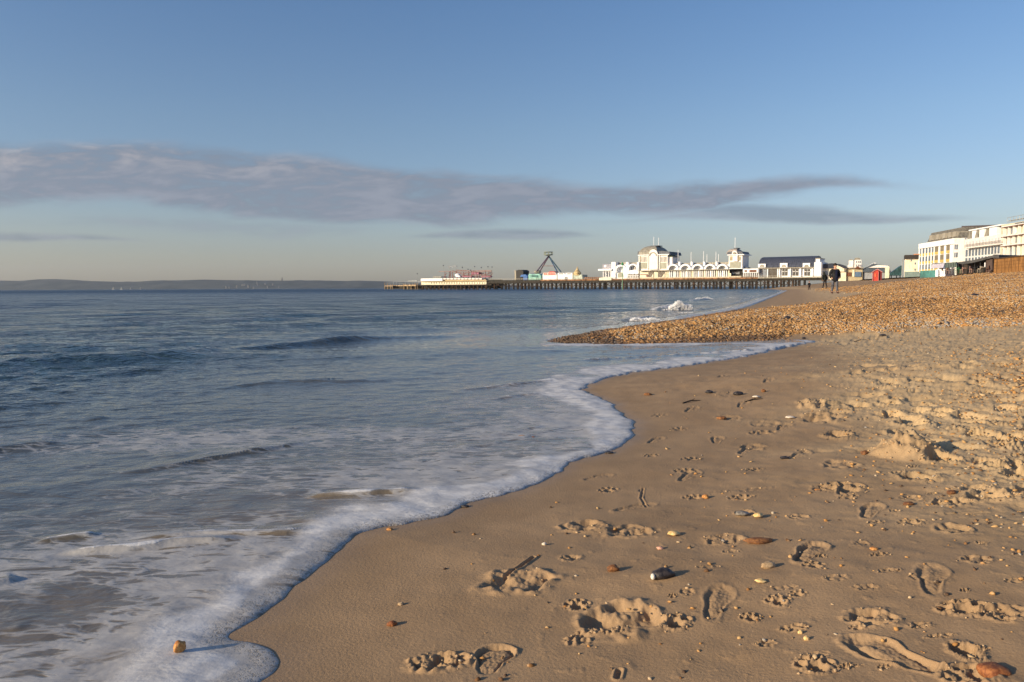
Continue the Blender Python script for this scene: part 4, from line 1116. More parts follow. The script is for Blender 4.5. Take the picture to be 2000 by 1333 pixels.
m = MB(); PF.box(m, 1304.5, 1312.5, 501.5, 0, 3, 10, zb=ZDECK+4.2); m.build('stair_turret', PINKW, pv)
m = MB(); PF.box(m, 1303.5, 1314, 500.5, 502, 2.5, 10.5); PF.poly(m, [(1305, 500.5), (1308, 495), (1311, 493.5), (1312, 500.5)], 4, 9); m.build('turret_cap', paint('dark_green_grey', (.05, .07, .05)), pv)
m = MB(); PF.box(m, 1249, 1425, 527.2, 528.8, -.2, 14); m.build('canopy_edge', LEAD, pv)
m = MB(); PF.box(m, 1247.5, 1302, 528.8, 0, 1.6, 14, zb=ZDECK); m.build('ground_floor_wall', CREAM, pv)
for x0, x1 in ((1266, 1276), (1284.5, 1298)):
    m = MB(); PF.box(m, x0, x1, 531.2, 541.8, 1.3, 1.7); m.build('shopfront_window', GLASS, pv)
    m = MB(); PF.poly(m, [(x0+(x1-x0)*.62, 541.8), (x1, 534), (x1, 541.8)], 1.1, 1.3); m.build('parasol', CREAM, pv)
m = MB(); PF.box(m, 1250, 1264, 536.0, 537.2, 1.2, 1.6); PF.box(m, 1262, 1266, 537.5, 541.5, 1.2, 1.6); m.build('bench', PINK, pv)
# arcade
xs = [1314, 1338, 1362, 1386.3, 1410.6]
m = MB()
PF.box(m, 1302, 1424, 518.5, 528.0, 3.4, 14)
m.build('arcade_wall', WHITE, pv)
m = MB(); PF.box(m, 1302, 1424, 513.6, 518.5, 5, 14); m.build('arcade_roof', LEAD, pv)
for cx in xs:
    m = MB(); PF.arch(m, cx, 527.3, 11.4, 8.2, .5, 3.4); m.build('arch', WHITE, pv)
for cx in (1326, 1350, 1374.2, 1398.4):
    m = MB(); PF.box(m, cx-1.7, cx+1.7, 511.8, 519.5, 2.6, 4.6); m.build('parapet_post', WHITE, pv)
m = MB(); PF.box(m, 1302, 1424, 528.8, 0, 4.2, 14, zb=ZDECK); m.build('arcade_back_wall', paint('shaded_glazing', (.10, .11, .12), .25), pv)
random.seed(8)
for i in range(31):
    x = 1303+i*3.95
    m = MB(); PF.box(m, x, x+(1.5 if i % 3 else 2.6), 528.8, 0, 1.0, 1.6, zb=ZDECK); m.build('column', WHITE if i % 6 else CREAM, pv)
m = MB()
for x0, x1 in ((1306, 1312), (1327, 1338), (1351, 1356), (1375, 1379), (1399, 1409), (1418, 1424)): PF.box(m, x0, x1, 532.5, 0, 1.8, 2.4, zb=ZDECK)
m.build('infill_wall', WHITE, pv)
m = MB(); PF.box(m, 1303, 1425, 541.5, 0, .5, 1.0, zb=ZDECK); m.build('dwarf_wall', CREAM, pv)
# east tower
m = MB(); PF.box(m, 1422.5, 1449, 498.8, 525, 2.2, 12); m.build('east_tower_wall', PINKW, pv)
m = MB(); PF.box(m, 1419.5, 1452, 497.2, 499, 1.2, 13); PF.box(m, 1422, 1449.5, 524.2, 525.6, 1.2, 12.5); m.build('east_tower_cornice', WHITE, pv)
for x0 in (1424.5, 1440.5):
    m = MB(); PF.box(m, x0, x0+4.4, 501.6, 509, 1.9, 2.3); m.build('louvre_window', paint('tan_louvre', (.36, .29, .19), .6), pv)
m = MB(); PF.box(m, 1425, 1445.5, 512.2, 524, 1.95, 2.3); m.build('grey_panel', GREYP, pv)
m = MB(); PF.box(m, 1430, 1439.5, 495, 511, 1.4, 2.2); PF.disc(m, 1434.6, 495, 5.2, 1.4, 2.4); m.build('clock_bay', PINKW, pv)
m = MB(); PF.disc(m, 1434.2, 495, 2.6, 1.2, 1.4); m.build('clock_face', LEAD, pv)
m = MB(); dome(m, PF, 1435.5, 497.2, 486, 11, 7, 9); m.build('east_dome', paint('pale_lead', (.42, .36, .32), .6), pv)
m = MB(); PF.poly(m, [(1419.5, 497.2), (1421, 492.5), (1429, 491.5), (1430, 497.2)], 2, 12); PF.poly(m, [(1440, 497.2), (1440.5, 491.5), (1449, 491.5), (1452, 497.2)], 2, 12); m.build('wing_roof', SLATE, pv)
m = MB(); PF.box(m, 1431.5, 1439.5, 484.6, 486.6, 5, 9); m.build('dome_cap', SLATE, pv)
m = MB(); PF.box(m, 1425, 1449, 525.6, 0, 5, 12, zb=ZDECK); m.build('recess_wall', DARK, pv)  # painted near black for the shade under the tower
m = MB(); PF.box(m, 1429, 1444, 531.5, 536, 4.6, 5); m.build('window', GLASSB, pv)
m = MB(); PF.box(m, 1423, 1427, 534, 0, 1, 2, zb=ZDECK); PF.box(m, 1426, 1446, 539.5, 0, .6, 1, zb=ZDECK); m.build('low_wall', CREAM, pv)
m = MB(); PF.box(m, 1450.5, 1480.5, 525.2, 533.0, 1.0, 12); m.build('east_extension', WHITE, pv)
m = MB(); PF.box(m, 1453.5, 1458, 528, 531.4, .8, 1); PF.box(m, 1463, 1476.5, 527.6, 531.8, .8, 1); m.build('lettering_board', BROWN, pv)
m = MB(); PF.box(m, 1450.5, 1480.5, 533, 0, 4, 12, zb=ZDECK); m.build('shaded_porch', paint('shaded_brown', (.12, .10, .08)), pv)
for i in range(9):
    x = 1451+i*3.6
    m = MB(); PF.box(m, x, x+1.0, 533, 0, 1.0, 1.5, zb=ZDECK); m.build('column', WHITE, pv)
m = MB(); PF.box(m, 1453, 1460, 522.6, 525.2, 4, 8); m.build('roof_vent', SLATE, pv)
for x, y0, y1, v in ((1277, 463, 480.5, 9), (1286.3, 465, 484, 9), (1436, 464.5, 485, 7), (1324.6, 489, 512.5, 3.6), (1350, 493, 512.5, 3.6), (1374.3, 491, 512.5, 3.6), (1381, 497, 514, 9), (1398.6, 492, 512.5, 3.6), (1403.5, 497, 514, 9)):
    m = MB(); PF.pole(m, x, y0, y1, .13, v); m.build('flagpole', WHITE, pv)

# channel marker: green post with a triangle topmark in the water before the pier
b = at_depth(1218.5, 0, 262); b.z = 0
e_ = empty('channel_marker', b, 'slim green marker post with a green cone top standing in the sea', 'marker post')
zt = at_depth(1218.5, 514, 262).z
m = MB(); m.beam((b.x, b.y, -1.5), (b.x, b.y, zt), .10, 8); m.build('post', paint('pale_green_post', (.22, .42, .25), .5), e_)
m = MB(); m.beam((b.x, b.y, zt-.7), (b.x, b.y, zt+.35), .55, 10, .05); m.build('topmark', GREEN, e_)

# ------------------------------------------------------------------ entrance building at the root of the pier
eb = root(PF, 'pier_entrance_hall', 1540, ZDECK, 'long white hall under a dark ribbed curved roof at the landward end of the pier', 'building')
m = MB(); PF.box(m, 1481, 1591, 523.6, 0, 4, 22, zb=ZDECK); m.build('wall', WHITE, eb)
m = MB()
prof = [(0, 522.8), (.5, 518.5), (1.3, 513.5), (2.6, 508.5), (4.2, 504.8), (6.2, 502.6), (8.5, 502.2), (11, 503.5), (14, 512), (15, 522.8)]
a_, b_ = PF.P(1479.5, 560, 2.8), PF.P(1590.5, 560, 2.8); N_ = 56
vs = []; fs = []
for i in range(N_+1):
    c = a_.lerp(b_, i/N_)-PF.n*2.8
    for k, (v, y) in enumerate(prof):
        z = PF.P(1535, y, v+2.8).z
        off = 0.16 if i % 2 else 0.0
        vs.append((c.x+PF.n.x*(v+2.8), c.y+PF.n.y*(v+2.8), z+off))
K = len(prof)
for i in range(N_):
    for k in range(K-1): fs.append([i*K+k, (i+1)*K+k, (i+1)*K+k+1, i*K+k+1])
fs.append(list(range(K))); fs.append([N_*K+k for k in range(K)][::-1]); 
for i in range(N_): fs.append([i*K, i*K+K-1, (i+1)*K+K-1, (i+1)*K])
m.add(vs, fs); m.build('ribbed_roof', paint('blue_grey_zinc', (.06, .068, .10), .45, .2, 1.5), eb)
for x0, x1, y0 in ((1480, 1494.5, 515.8), (1522.5, 1537, 514.4), (1567, 1581, 514.4)):
    m = MB(); PF.box(m, x0, x1, y0, 522.8, 2.6, 8); m.build('dormer', WHITE, eb)
    m = MB(); PF.disc(m, (x0+x1)/2+1, 521.6, 4.4, 2.4, 2.6, half=True); m.build('dormer_lunette', LEAD, eb)
m = MB(); PF.box(m, 1480, 1590, 522.8, 524.4, 2.4, 5); m.build('fascia', LEAD, eb)
m = MB(); PF.box(m, 1589.5, 1603, 512.5, 0, 2.0, 14, zb=ZDECK); PF.box(m, 1592, 1600, 505.8, 512.5, 3.0, 12); m.build('end_tower', WHITE, eb)
m = MB(); PF.box(m, 1591.4, 1600.6, 504.6, 506.0, 2.6, 12.4); m.build('tower_cap', LEAD, eb)
for x0, x1, mt in ((1482.5, 1497.5, GLASSB), (1499.5, 1517, GLASS)):
    m = MB(); PF.box(m, x0, x1, 526, 543, 3.7, 4.0); m.build('window', mt, eb)
for x0, x1 in ((1527, 1531), (1532.5, 1537), (1547.5, 1552), (1553.5, 1558.5), (1570, 1574.5), (1576, 1581)):
    m = MB(); PF.box(m, x0, x1, 526, 538.8, 3.7, 4.0); f_ = m.build('window', GLASS, eb)
    m = MB(); PF.box(m, x0, x1, 530.6, 531.4, 3.5, 3.7); m.build('glazing_bar', WHITE, f_)
for x in (1497.8, 1517.4, 1521, 1542, 1562, 1585):
    m = MB(); PF.box(m, x, x+1.8, 524.4, 0, 3.0, 4.0, zb=ZDECK); m.build('pilaster', WHITE, eb)

# ------------------------------------------------------------------ buildings on the front
def simple_b(fac, name, label, cat, px, group=None, z=3.5):
    return root(fac, name, px, z, label, cat, group)
SF = Fac(1604, 362, 1762, 349)
GZ = 3.5
e_ = simple_b(SF, 'seafront_hall', 'low white hall with a dark arched roof behind the walkers', 'hall', 1630)
m = MB(); SF.box(m, 1604, 1652, 524.6, 0, 1, 20, zb=GZ); m.build('wall', CREAM, e_)
m = MB(); SF.poly(m, [(1603.5, 524.6), (1603.5, 518), (1612, 515.6), (1625, 514.7), (1640, 516), (1652, 519.6), (1656, 524.6)], .4, 20); m.build('roof', paint('dark_navy_roof', (.03, .035, .055), .5), e_)
m = MB(); SF.poly(m, [(1627, 531), (1633, 517.6), (1649, 525), (1649, 531)], 0, .9); m.build('gable', CREAM, e_)
m = MB(); SF.box(m, 1606, 1624, 530, 538, .7, 1.0); m.build('window_band', STEEL, e_)
e_ = simple_b(SF, 'twin_turret_house', 'distant cream house with two pale turrets on the front', 'house', 1670)
m = MB(); SF.box(m, 1657, 1665, 509, 0, 14, 22, zb=GZ); SF.box(m, 1668, 1681, 508, 0, 10, 20, zb=GZ); SF.box(m, 1655, 1683, 518, 0, 15, 24, zb=GZ); m.build('wall', PINKW, e_)
m = MB(); SF.poly(m, [(1668, 508), (1670, 504.4), (1673, 503.8), (1679, 504.2), (1681, 508)], 10, 20); SF.poly(m, [(1658, 509), (1660, 507), (1664, 507), (1665, 509)], 14, 22); m.build('turret_roof', LEAD, e_)
m = MB()
for x in (1671, 1675, 1678): SF.box(m, x, x+1.4, 510, 514, 9.8, 10); SF.box(m, x, x+1.4, 517, 521, 9.8, 10)
m.build('window', GLASSB, e_)
e_ = simple_b(SF, 'low_cafe', 'low yellow fronted seafront cafe with an open brown shutter', 'cafe', 1668)
m = MB(); SF.box(m, 1649, 1684, 524.6, 0, 2, 12, zb=GZ); m.build('wall', paint('ochre_render', (.46, .38, .25), .8), e_)
m = MB(); SF.box(m, 1650, 1686, 522.8, 524.8, 1, 12.5); m.build('roof', LEAD, e_)
m = MB(); SF.box(m, 1649, 1662, 532.4, 540, 1.6, 2); m.build('shutter', BROWN, e_)
m = MB(); SF.box(m, 1664, 1668, 527, 541, 1.6, 2); m.build('door', CREAM, e_)
m = MB(); SF.poly(m, [(1669, 525), (1675, 520), (1682, 525)], .5, 8); m.build('porch_roof', BROWN, e_)
m = MB(); SF.box(m, 1669, 1681, 531.5, 541, 1.4, 2); m.build('blue_shutter', paint('slate_blue', (.10, .16, .26), .6), e_)
e_ = simple_b(SF, 'hipped_shelter', 'grey seafront shelter with a broad hipped roof left of the red kiosk', 'shelter', 1712)
m = MB(); SF.box(m, 1686, 1738, 531, 0, 3, 16, zb=GZ); m.build('wall', paint('grey_render', (.30, .31, .34), .7), e_)
m = MB(); SF.poly(m, [(1683, 527), (1706, 513.8), (1712, 513.8), (1690, 527)], 6, 14); m.build('white_canopy', WHITE, e_)
m = MB(); SF.poly(m, [(1684, 531.5), (1690, 523), (1706, 514.5), (1716, 517), (1735, 520), (1740, 531.5)], 2, 17); m.build('roof', paint('blue_grey_felt', (.07, .09, .12), .6), e_)
m = MB(); SF.poly(m, [(1696, 523.2), (1714, 518), (1735, 519.5), (1737, 523.2)], 1.4, 2); m.build('roof_panel', PINKW, e_)
m = MB(); SF.box(m, 1728, 1736, 521, 0, 1.2, 2, zb=GZ); m.build('end_wall', CREAM, e_)
m = MB(); SF.poly(m, [(1733, 521), (1736, 518.5), (1739, 531), (1739, 541), (1735, 541)], 1.5, 6); m.build('end_gable', SLATE, e_)
e_ = simple_b(SF, 'red_kiosk', 'small bright red gabled kiosk on the upper beach', 'kiosk', 1712)
KF = Fac(1700, 240, 1730, 238.3)
e_.location = KF.P(1714, 560); e_.location.z = 3.0
m = MB(); KF.box(m, 1704, 1715.4, 532, 0, 0, 3.2, zb=2.4); KF.poly(m, [(1703, 533), (1708, 529), (1714, 526.2), (1715.4, 527.5), (1715.4, 533)], -.1, 3.2); m.build('wall', RED, e_)
m = MB(); KF.box(m, 1715.4, 1722, 530, 0, .3, 3.4, zb=2.4); m.build('side_wall', paint('shaded_red_paint', (.16, .02, .02), .6), e_)  # wall red darkened to paint the side turned from the sun
m = MB(); KF.poly(m, [(1702, 533), (1708, 528.4), (1714, 525.4), (1724, 531.5), (1724, 532.6), (1714, 526.8), (1708, 529.4), (1702, 534)], -.4, 3.6); m.build('roof', paint('pink_trim', (.6, .28, .28), .6), e_)
m = MB(); KF.box(m, 1707.4, 1710.6, 535, 541, -.12, 0); m.build('hatch', paint('orange_red', (.65, .14, .06), .6), e_)
for x in (1704, 1714.8):
    m = MB(); KF.box(m, x, x+.7, 531, 0, -.2, 0, zb=2.4); m.build('corner_trim', paint('pink_trim', (.6, .28, .28), .6), e_)
e_ = simple_b(SF, 'green_canopy', 'dark green sloping canopy roof left of the small cream house', 'canopy', 1750)
m = MB(); SF.poly(m, [(1737, 538.5), (1737, 535), (1760, 519), (1761.5, 519), (1761.5, 538.5)], 0, 9); m.build('roof', GGREEN, e_)
for x in (1741, 1751, 1758):
    m = MB(); SF.pole(m, x, 537, 544, .2, 4, zb=GZ); m.build('post', BLACK, e_)
e_ = simple_b(SF, 'beacon_post', 'tall pale post between the green canopy and the cream house', 'post', 1762.5)
m = MB(); SF.pole(m, 1762.8, 507, 542, .22, -1, zb=2.5); m.build('post', STEEL, e_)
m = MB(); SF.box(m, 1761.8, 1763.8, 505.6, 507.4, -1.3, -.7); m.build('lamp_head', STEEL, e_)
# small cream house
HF = Fac(1764, 292, 1792, 289.9)
e_ = simple_b(HF, 'cream_house', 'small cream house with a dark flat roof beside the hotel', 'house', 1778)
m = MB(); HF.box(m, 1766, 1792, 506, 0, 0, 10, zb=GZ); m.build('wall', CREAM, e_)
m = MB(); HF.box(m, 1765, 1792.8, 498.2, 506, -.8, 11); m.build('roof', paint('dark_brown_roof', (.035, .028, .025), .6), e_)
m = MB(); HF.box(m, 1783, 1794, 496.2, 498.2, 2, 12); m.build('roof_ridge', paint('orange_tile', (.55, .25, .14), .7), e_)
for x, y in ((1777, 506.8), (1785, 513), (1785, 525)):
    m = MB(); HF.box(m, x, x+2.2, y, y+4, -.15, 0); m.build('window', GLASSB, e_)
m = MB(); HF.box(m, 1766, 1795, 531, 0, -4, -3.7, zb=3.2); m.build('glass_screen', paint('sea_green_glass', (.20, .26, .25), .3), e_)

HCREAM = paint('hotel_cream', (.62, .56, .43), .8, .1); HWHITE = paint('hotel_white', (.68, .68, .68), .8, .1); HLEAD = paint('hotel_slate', (.17, .155, .13), .7, .3, 1.5)
# hotel with yellow balconies
TF = Fac(1792, 332, 2000, 236)
hotel = simple_b(TF, 'balcony_hotel', 'cream five storey hotel with rows of yellow balconies and a grey mansard roof', 'hotel', 1840)
def ty(px, ref_px, ref_py):   # photo row at column px of the height seen at (ref_px, ref_py)
    z = TF.P(ref_px, ref_py).z; lo, hi = 380.0, 620.0
    for _ in range(26):
        mid = (lo+hi)/2
        if TF.P(px, mid).z > z: lo = mid
        else: hi = mid
    return lo
ZT = TF.P(1792, 480.5).z
m = MB(); TF.box(m, 1792, 1859.5, 0, 0, .7, 20, zt=ZT, zb=GZ); m.build('wall', HCREAM, hotel)
m = MB(); TF.box(m, 1791.6, 1860, 0, 0, 0, 20.3, zt=ZT+.7, zb=ZT-1.4); m.build('parapet', WHITE, hotel)
nfl = 4; fh = (ZT-1.4-GZ)/nfl
cols_ = [(1794.5, 1797), (1799.5, 1803), (1805.5, 1809), (1811.5, 1815), (1817.5, 1820.5), (1823, 1829.5), (1834, 1840.5), (1845.5, 1852)]
for (x0, x1) in cols_:
    for k in range(nfl):
        zb = GZ+fh*k+.25
        m = MB(); TF.box(m, x0, x1, 0, 0, .55, .75, zt=zb+fh-.45, zb=zb+.9); f_ = m.build('window', GLASSB if x1-x0 < 4 else paint('tan_window', (.22, .18, .12), .3), hotel)
        m = MB(); TF.box(m, x0, x1, 0, 0, .42, .55, zt=zb+.9, zb=zb); m.build('balcony', BALC, hotel)
xe = [1792, 1797.4, 1803.4, 1809.3, 1815.4, 1821, 1830.2, 1841.2, 1852.6]
for i, x in enumerate(xe):
    w_ = [2.2, 1.8, 1.8, 1.8, 1.8, 1.8, 3.4, 3.9, 7][i]
    m = MB(); TF.box(m, x, x+w_, 0, 0, .45, .7, zt=ZT-1.4, zb=GZ); m.build('pilaster', WHITE, hotel)
# end wall facing along the beach
a0 = TF.P(1859.7, 560); 
TE = Fac(1859.7, a0.y, 1881, a0.y-1.5)
m = MB(); TE.box(m, 1859.7, 1881, 0, 0, 0, 14, zt=ZT+.7, zb=GZ); m.build('end_wall', PINKW, hotel)
for y in (478, 493.5):
    m = MB(); TE.box(m, 1861.5, 1868, y, y+9.6, -.12, 0); f_ = m.build('window', GLASSB, hotel)
    m = MB(); TE.box(m, 1864.4, 1865, y, y+9.6, -.25, -.12); m.build('glazing_bar', WHITE, f_)
# mansard: sloping grey roof with dark end
m = MB()
q0 = TF.P(1807, 560, 2.5); q1 = TF.P(1866, 560, 2.5); q2 = TF.P(1816, 560, 5.5); q3 = TF.P(1876, 560, 5.5)
zA, zB = ZT+.7, TF.P(1862, 442, 0).z
bk = TF.n*16
def v3(q, z): return (q.x, q.y, z)
m.hexa([v3(q0, zA), v3(q1, zA), v3(q1+bk, zA), v3(q0+bk, zA)], [v3(q2, zB), v3(q3, zB), v3(q3+bk*.8, zB), v3(q2+bk*.8, zB)])
m.build('mansard_roof', HLEAD, hotel)
random.seed(4)
for x in (1812, 1824, 1836, 1848, 1857):
    m = MB(); yb_ = ty(x, 1792, 478); TF.box(m, x, x+6, yb_-14, yb_-4, 2.6, 7); d_ = m.build('dormer', paint('pale_lead2', (.33, .30, .25), .6), hotel)
m = MB(); E2 = Fac(1873, 302, 1950, 295.5)
E2.box(m, 1874, 1949, 441, 470, 0, 12, ref=1900); m.build('dark_block', paint('dark_mauve_cladding', (.075, .06, .065), .6, .2), hotel)
m = MB()
for x in (1886, 1897, 1905, 1913, 1921, 1929, 1937): E2.box(m, x, x+4, 446.5, 451.5, -.2, 0, ref=x)
m.build('window', GLASS, hotel)
# white terrace hotel
wh = simple_b(TF, 'white_terrace_hotel', 'white terrace hotel with a continuous railed balcony and dormers', 'hotel', 1915)
ZW = TF.P(1881, 469.5, 0).z
m = MB(); TF.box(m, 1881.2, 1951, 0, 0, 1.2, 16, zt=ZW, zb=GZ); m.build('wall', HWHITE, wh)
m = MB(); TF.box(m, 1881.2, 1951, 0, 0, .5, 1.2, zt=ZW+.2, zb=ZW-3.0); m.build('upper_wall', HWHITE, wh)
zbal = TF.P(1881, 485.5).z
m = MB(); TF.box(m, 1881.2, 1951, 0, 0, -.6, 1.2, zt=zbal, zb=zbal-.25); m.build('balcony_floor', PINKW, wh)
m = MB()
for i in range(46): 
    x = 1881.5+i*1.52; q = TF.P(x, 560, -.55); m.beam((q.x, q.y, zbal), (q.x, q.y, zbal+1.0), .05, 4)
TF.box(m, 1881.2, 1951, 0, 0, -.62, -.5, zt=zbal+1.08, zb=zbal+.98); m.build('balcony_railing', paint('brown_rail', (.22, .14, .08), .6), wh)
for i in range(11):
    x = 1883.5+i*6.2
    m = MB(); TF.box(m, x, x+3.0, 0, 0, 1.0, 1.2, zt=zbal-.6, zb=zbal-3.0); m.build('window', GLASSB, wh)
    m = MB(); TF.box(m, x, x+3.0, 0, 0, .35, .5, zt=ZW-.8, zb=ZW-2.6); m.build('window', paint('pale_blind', (.55, .55, .58), .6), wh)
    m = MB(); TF.box(m, x, x+3.0, 0, 0, 1.0, 1.2, zt=zbal-3.6, zb=zbal-6); m.build('window', GLASSB, wh)
m = MB(); TF.box(m, 1886, 1951, 0, 0, 3, 14, zt=ZW+3.2, zb=ZW); m.build('mansard_roof', HLEAD, wh)
for x0, x1 in ((1891, 1902), (1905, 1918), (1924, 1942)):
    m = MB(); TF.box(m, x0+4, x1, 0, 0, 1.6, 5, zt=ZW+3.0, zb=ZW+.2); d_ = m.build('dormer', WHITE, wh)
    m = MB(); TF.poly(m, [(x0-2, ty(x0-2, 1881, 469)), (x0+3, ty(x0+3, 1881, 455)), (x0+5, ty(x0+5, 1881, 455)), (x0+5, ty(x0+5, 1881, 469))], 1.5, 4); m.build('cheek', LEAD, d_)
m = MB(); TF.box(m, 1888, 1951, 0, 0, 1.4, 6, zt=ZW+3.6, zb=ZW+3.2); m.build('roof_edge', WHITE, wh)
# tall cream end block in scaffolding
tb = simple_b(TF, 'scaffolded_block', 'tall cream block at the right edge with stacked balcony floors and scaffold', 'building', 1980)
ZC = TF.P(1950, 440, 0).z
m = MB(); TF.box(m, 1951.2, 2040, 0, 0, 1.0, 18, zt=ZC, zb=GZ); m.build('wall', HCREAM, tb)
zz_ = [TF.P(1990, y).z for y in (437, 456.5, 475.5, 500)]
for z in zz_:
    m = MB(); TF.box(m, 1951, 2040, 0, 0, -.1, 1.0, zt=z, zb=z-.35); m.build('balcony_floor', HWHITE, tb)
    m = MB(); TF.box(m, 1951, 2040, 0, 0, -.15, -.08, zt=z-.35, zb=z-.6); m.build('balcony_shade_strip', BROWN, tb)  # brown strip paints in the shade under each balcony floor
for zi in range(3):
    for i in range(10):
        x = 1955+i*7.6
        m = MB(); TF.box(m, x, x+3.4, 0, 0, .85, 1.0, zt=zz_[zi]-1.0, zb=zz_[zi+1]+.4); m.build('window', GLASSB if (i+zi) % 3 else paint('pale_blind', (.55, .55, .58), .6), tb)
for x in (1956, 1964, 1974, 1984, 1994, 2006):
    m = MB(); TF.box(m, x-.4, x+.6, 0, 0, .1, .9, zt=zz_[0], zb=zz_[3]); m.build('balcony_divider', PINKW, tb)
m = MB()
zt_ = TF.P(1990, 424).z
for x in np.arange(1962, 2040, 6): 
    q = TF.P(x, 560, -2); m.beam((q.x, q.y, GZ if x > 1992 else ZC), (q.x, q.y, zt_), .06, 4)
for z in (zt_, zt_-1.4): m.beam(v3(TF.P(1962, 560, -2), z), v3(TF.P(2040, 560, -2), z), .07, 4)
TF.box(m, 1962, 2040, 0, 0, -2, -1, zt=ZC+.5, zb=ZC+.35)
m.build('scaffolding', STEEL, tb)
m = MB(); TF.box(m, 1998, 2040, 0, 0, -2.6, -2.5, zt=zt_+.2, zb=zz_[3]); m.build('netting', NETTING, tb)

# beach cafe shelter with grey sloping roof, and the boarded wall
BF = Fac(1800, 150, 1940, 138)
cf = simple_b(BF, 'beach_cafe', 'open fronted beach cafe under a long dark grey roof', 'cafe', 1905, z=3.3)
def bz(px, py): return BF.P(px, py).z
m = MB()
BF.poly(m, [(1867, 513), (1900, 508.5), (1938, 499.5), (1941, 497.5), (1951, 499), (1951, 504), (1938, 503.8), (1905, 512.5), (1880, 517)], -.5, 9); m.build('roof', paint('grey_felt_roof', (.065, .065, .07), .7, .2), cf)
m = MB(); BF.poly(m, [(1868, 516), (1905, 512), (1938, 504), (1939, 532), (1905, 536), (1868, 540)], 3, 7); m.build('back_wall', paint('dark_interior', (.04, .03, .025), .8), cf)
m = MB(); BF.poly(m, [(1926, 506.5), (1938.5, 503.8), (1938.5, 530), (1926, 533)], 0, 3); m.build('end_wall', paint('dark_brown_board', (.075, .05, .045), .8), cf)
for x in (1872, 1882, 1893, 1904, 1915, 1925):
    m = MB(); BF.pole(m, x, 516-(x-1872)*.16, 530, .09, .3, zb=2.2); m.build('post', BLACK, cf)
m = MB(); BF.box(m, 1921.2, 1922.8, 513.5, 521.5, -.2, -.05); m.build('white_notice', WHITE, cf)
gl = simple_b(BF, 'glass_shelter', 'glazed shelter with pale lilac panels left of the beach cafe', 'shelter', 1845, z=3.3)
m = MB(); BF.box(m, 1820, 1867, 514, 515.5, 2, 6, ref=1845); m.build('roof', SLATE, gl)
m = MB(); BF.poly(m, [(1818, 524.5), (1821, 517), (1845, 514.5), (1842, 523.5)], 1.4, 1.6); m.build('lilac_panel', LILAC, gl)
m = MB(); BF.poly(m, [(1845.5, 514.5), (1867, 511.8), (1869, 522), (1845.5, 524)], 1.3, 1.6); m.build('glass_panel', paint('green_grey_glass', (.12, .16, .14), .25), gl)
m = MB(); BF.poly(m, [(1829, 541), (1829, 526.8), (1846, 526), (1846, 540)], 0, 3); m.build('counter', WHITE, gl)
m = MB(); BF.poly(m, [(1797, 533.5), (1797, 529.5), (1827, 528), (1827, 542), (1797, 543)], -.4, -.2); m.build('teal_hoarding', TEAL, gl, label='teal windbreak boarding')
m = MB(); BF.poly(m, [(1827, 541), (1827, 527.4), (1832, 527.2), (1832, 540.5)], -.5, -.3); m.build('white_board', WHITE, gl)
m = MB()
for i in range(7):
    x = 1846+i*3.2; BF.pole(m, x, 513.5, 526, .05, 1.2)
m.build('mullions', SLATE, gl)
# seated people and tables
random.seed(21)
tm = [paint('tan_cloth', (.42, .26, .16), .8), paint('grey_cloth', (.22, .22, .24), .8), paint('green_cloth', (.05, .20, .10), .8), paint('pink_cloth', (.5, .3, .25), .8), BLACK, paint('cream_cloth', (.6, .52, .42), .8), BROWN]
tl = ['tan table setting nearest the teal boarding', 'pale pink table setting second along the cafe front', 'grey table setting under the left cafe post', 'cream table setting before the dark cafe interior', 'green table setting near the white notice', 'black table setting at the right of the cafe front']
for i, (x, lb) in enumerate(zip((1850, 1860, 1871, 1884, 1905, 1921), tl)):
    e_ = simple_b(BF, 'cafe_table', lb, 'table', x, 'tables outside the beach cafe', z=3.2)
    g_ = BF.P(x, 532, -1.2); g_.z = max(BF.P(x, 533.5-(x-1850)*.05, -1.2).z, float(base_z(shore_s(np.array([g_.x]), np.array([g_.y])))[0]))
    e_.location = g_
    m = MB(); m.beam((g_.x, g_.y, g_.z+.68), (g_.x, g_.y, g_.z+.74), .5, 10); m.build('table_top', tm[i], e_)
    m = MB(); m.beam((g_.x, g_.y, g_.z-.3), (g_.x, g_.y, g_.z+.68), .05, 6); m.build('table_leg', BLACK, e_)
    for s_ in (-1, 1):
        c_ = g_+BF.e*(.75*s_)
        m = MB(); m.box((c_.x, c_.y, c_.z+.45), (.45, .45, .06), BF.rz); cc = c_+BF.e*(.22*s_); m.box((cc.x, cc.y, cc.z+.72), (.05, .42, .5), BF.rz)
        for dx in (-.2, .2):
            for dy in (-.2, .2): q = c_+BF.e*dx+BF.n*dy; m.beam((q.x, q.y, q.z-.2), (q.x, q.y, q.z+.45), .025, 4)
        m.build('chair', tm[(i+s_) % 7], e_)
wl = Fac(1939, 112, 2010, 98)
e_ = simple_b(wl, 'boarded_wall', 'long orange brown boarded wall at the top of the shingle', 'wall', 1975, z=3.2)
zt_ = wl.P(1970, 504).z
m = MB(); wl.box(m, 1939.6, 2060, 0, 0, 0, .35, zt=zt_, zb=2.6); m.build('boarding', WOODW, e_)
m = MB(); wl.box(m, 1938, 2062, 0, 0, -.12, .5, zt=zt_+.14, zb=zt_); m.build('coping', paint('dark_coping', (.08, .05, .03), .7), e_)
m = MB()
for z in (.45, .9, 1.3): wl.box(m, 1939.6, 2060, 0, 0, -.03, 0, zt=zt_-z, zb=zt_-z-.03)
for x in np.arange(1945, 2060, 14): wl.box(m, x, x+.7, 0, 0, -.05, 0, zt=zt_, zb=2.6)
m.build('batten', paint('brown_batten', (.16, .08, .03), .8), e_)

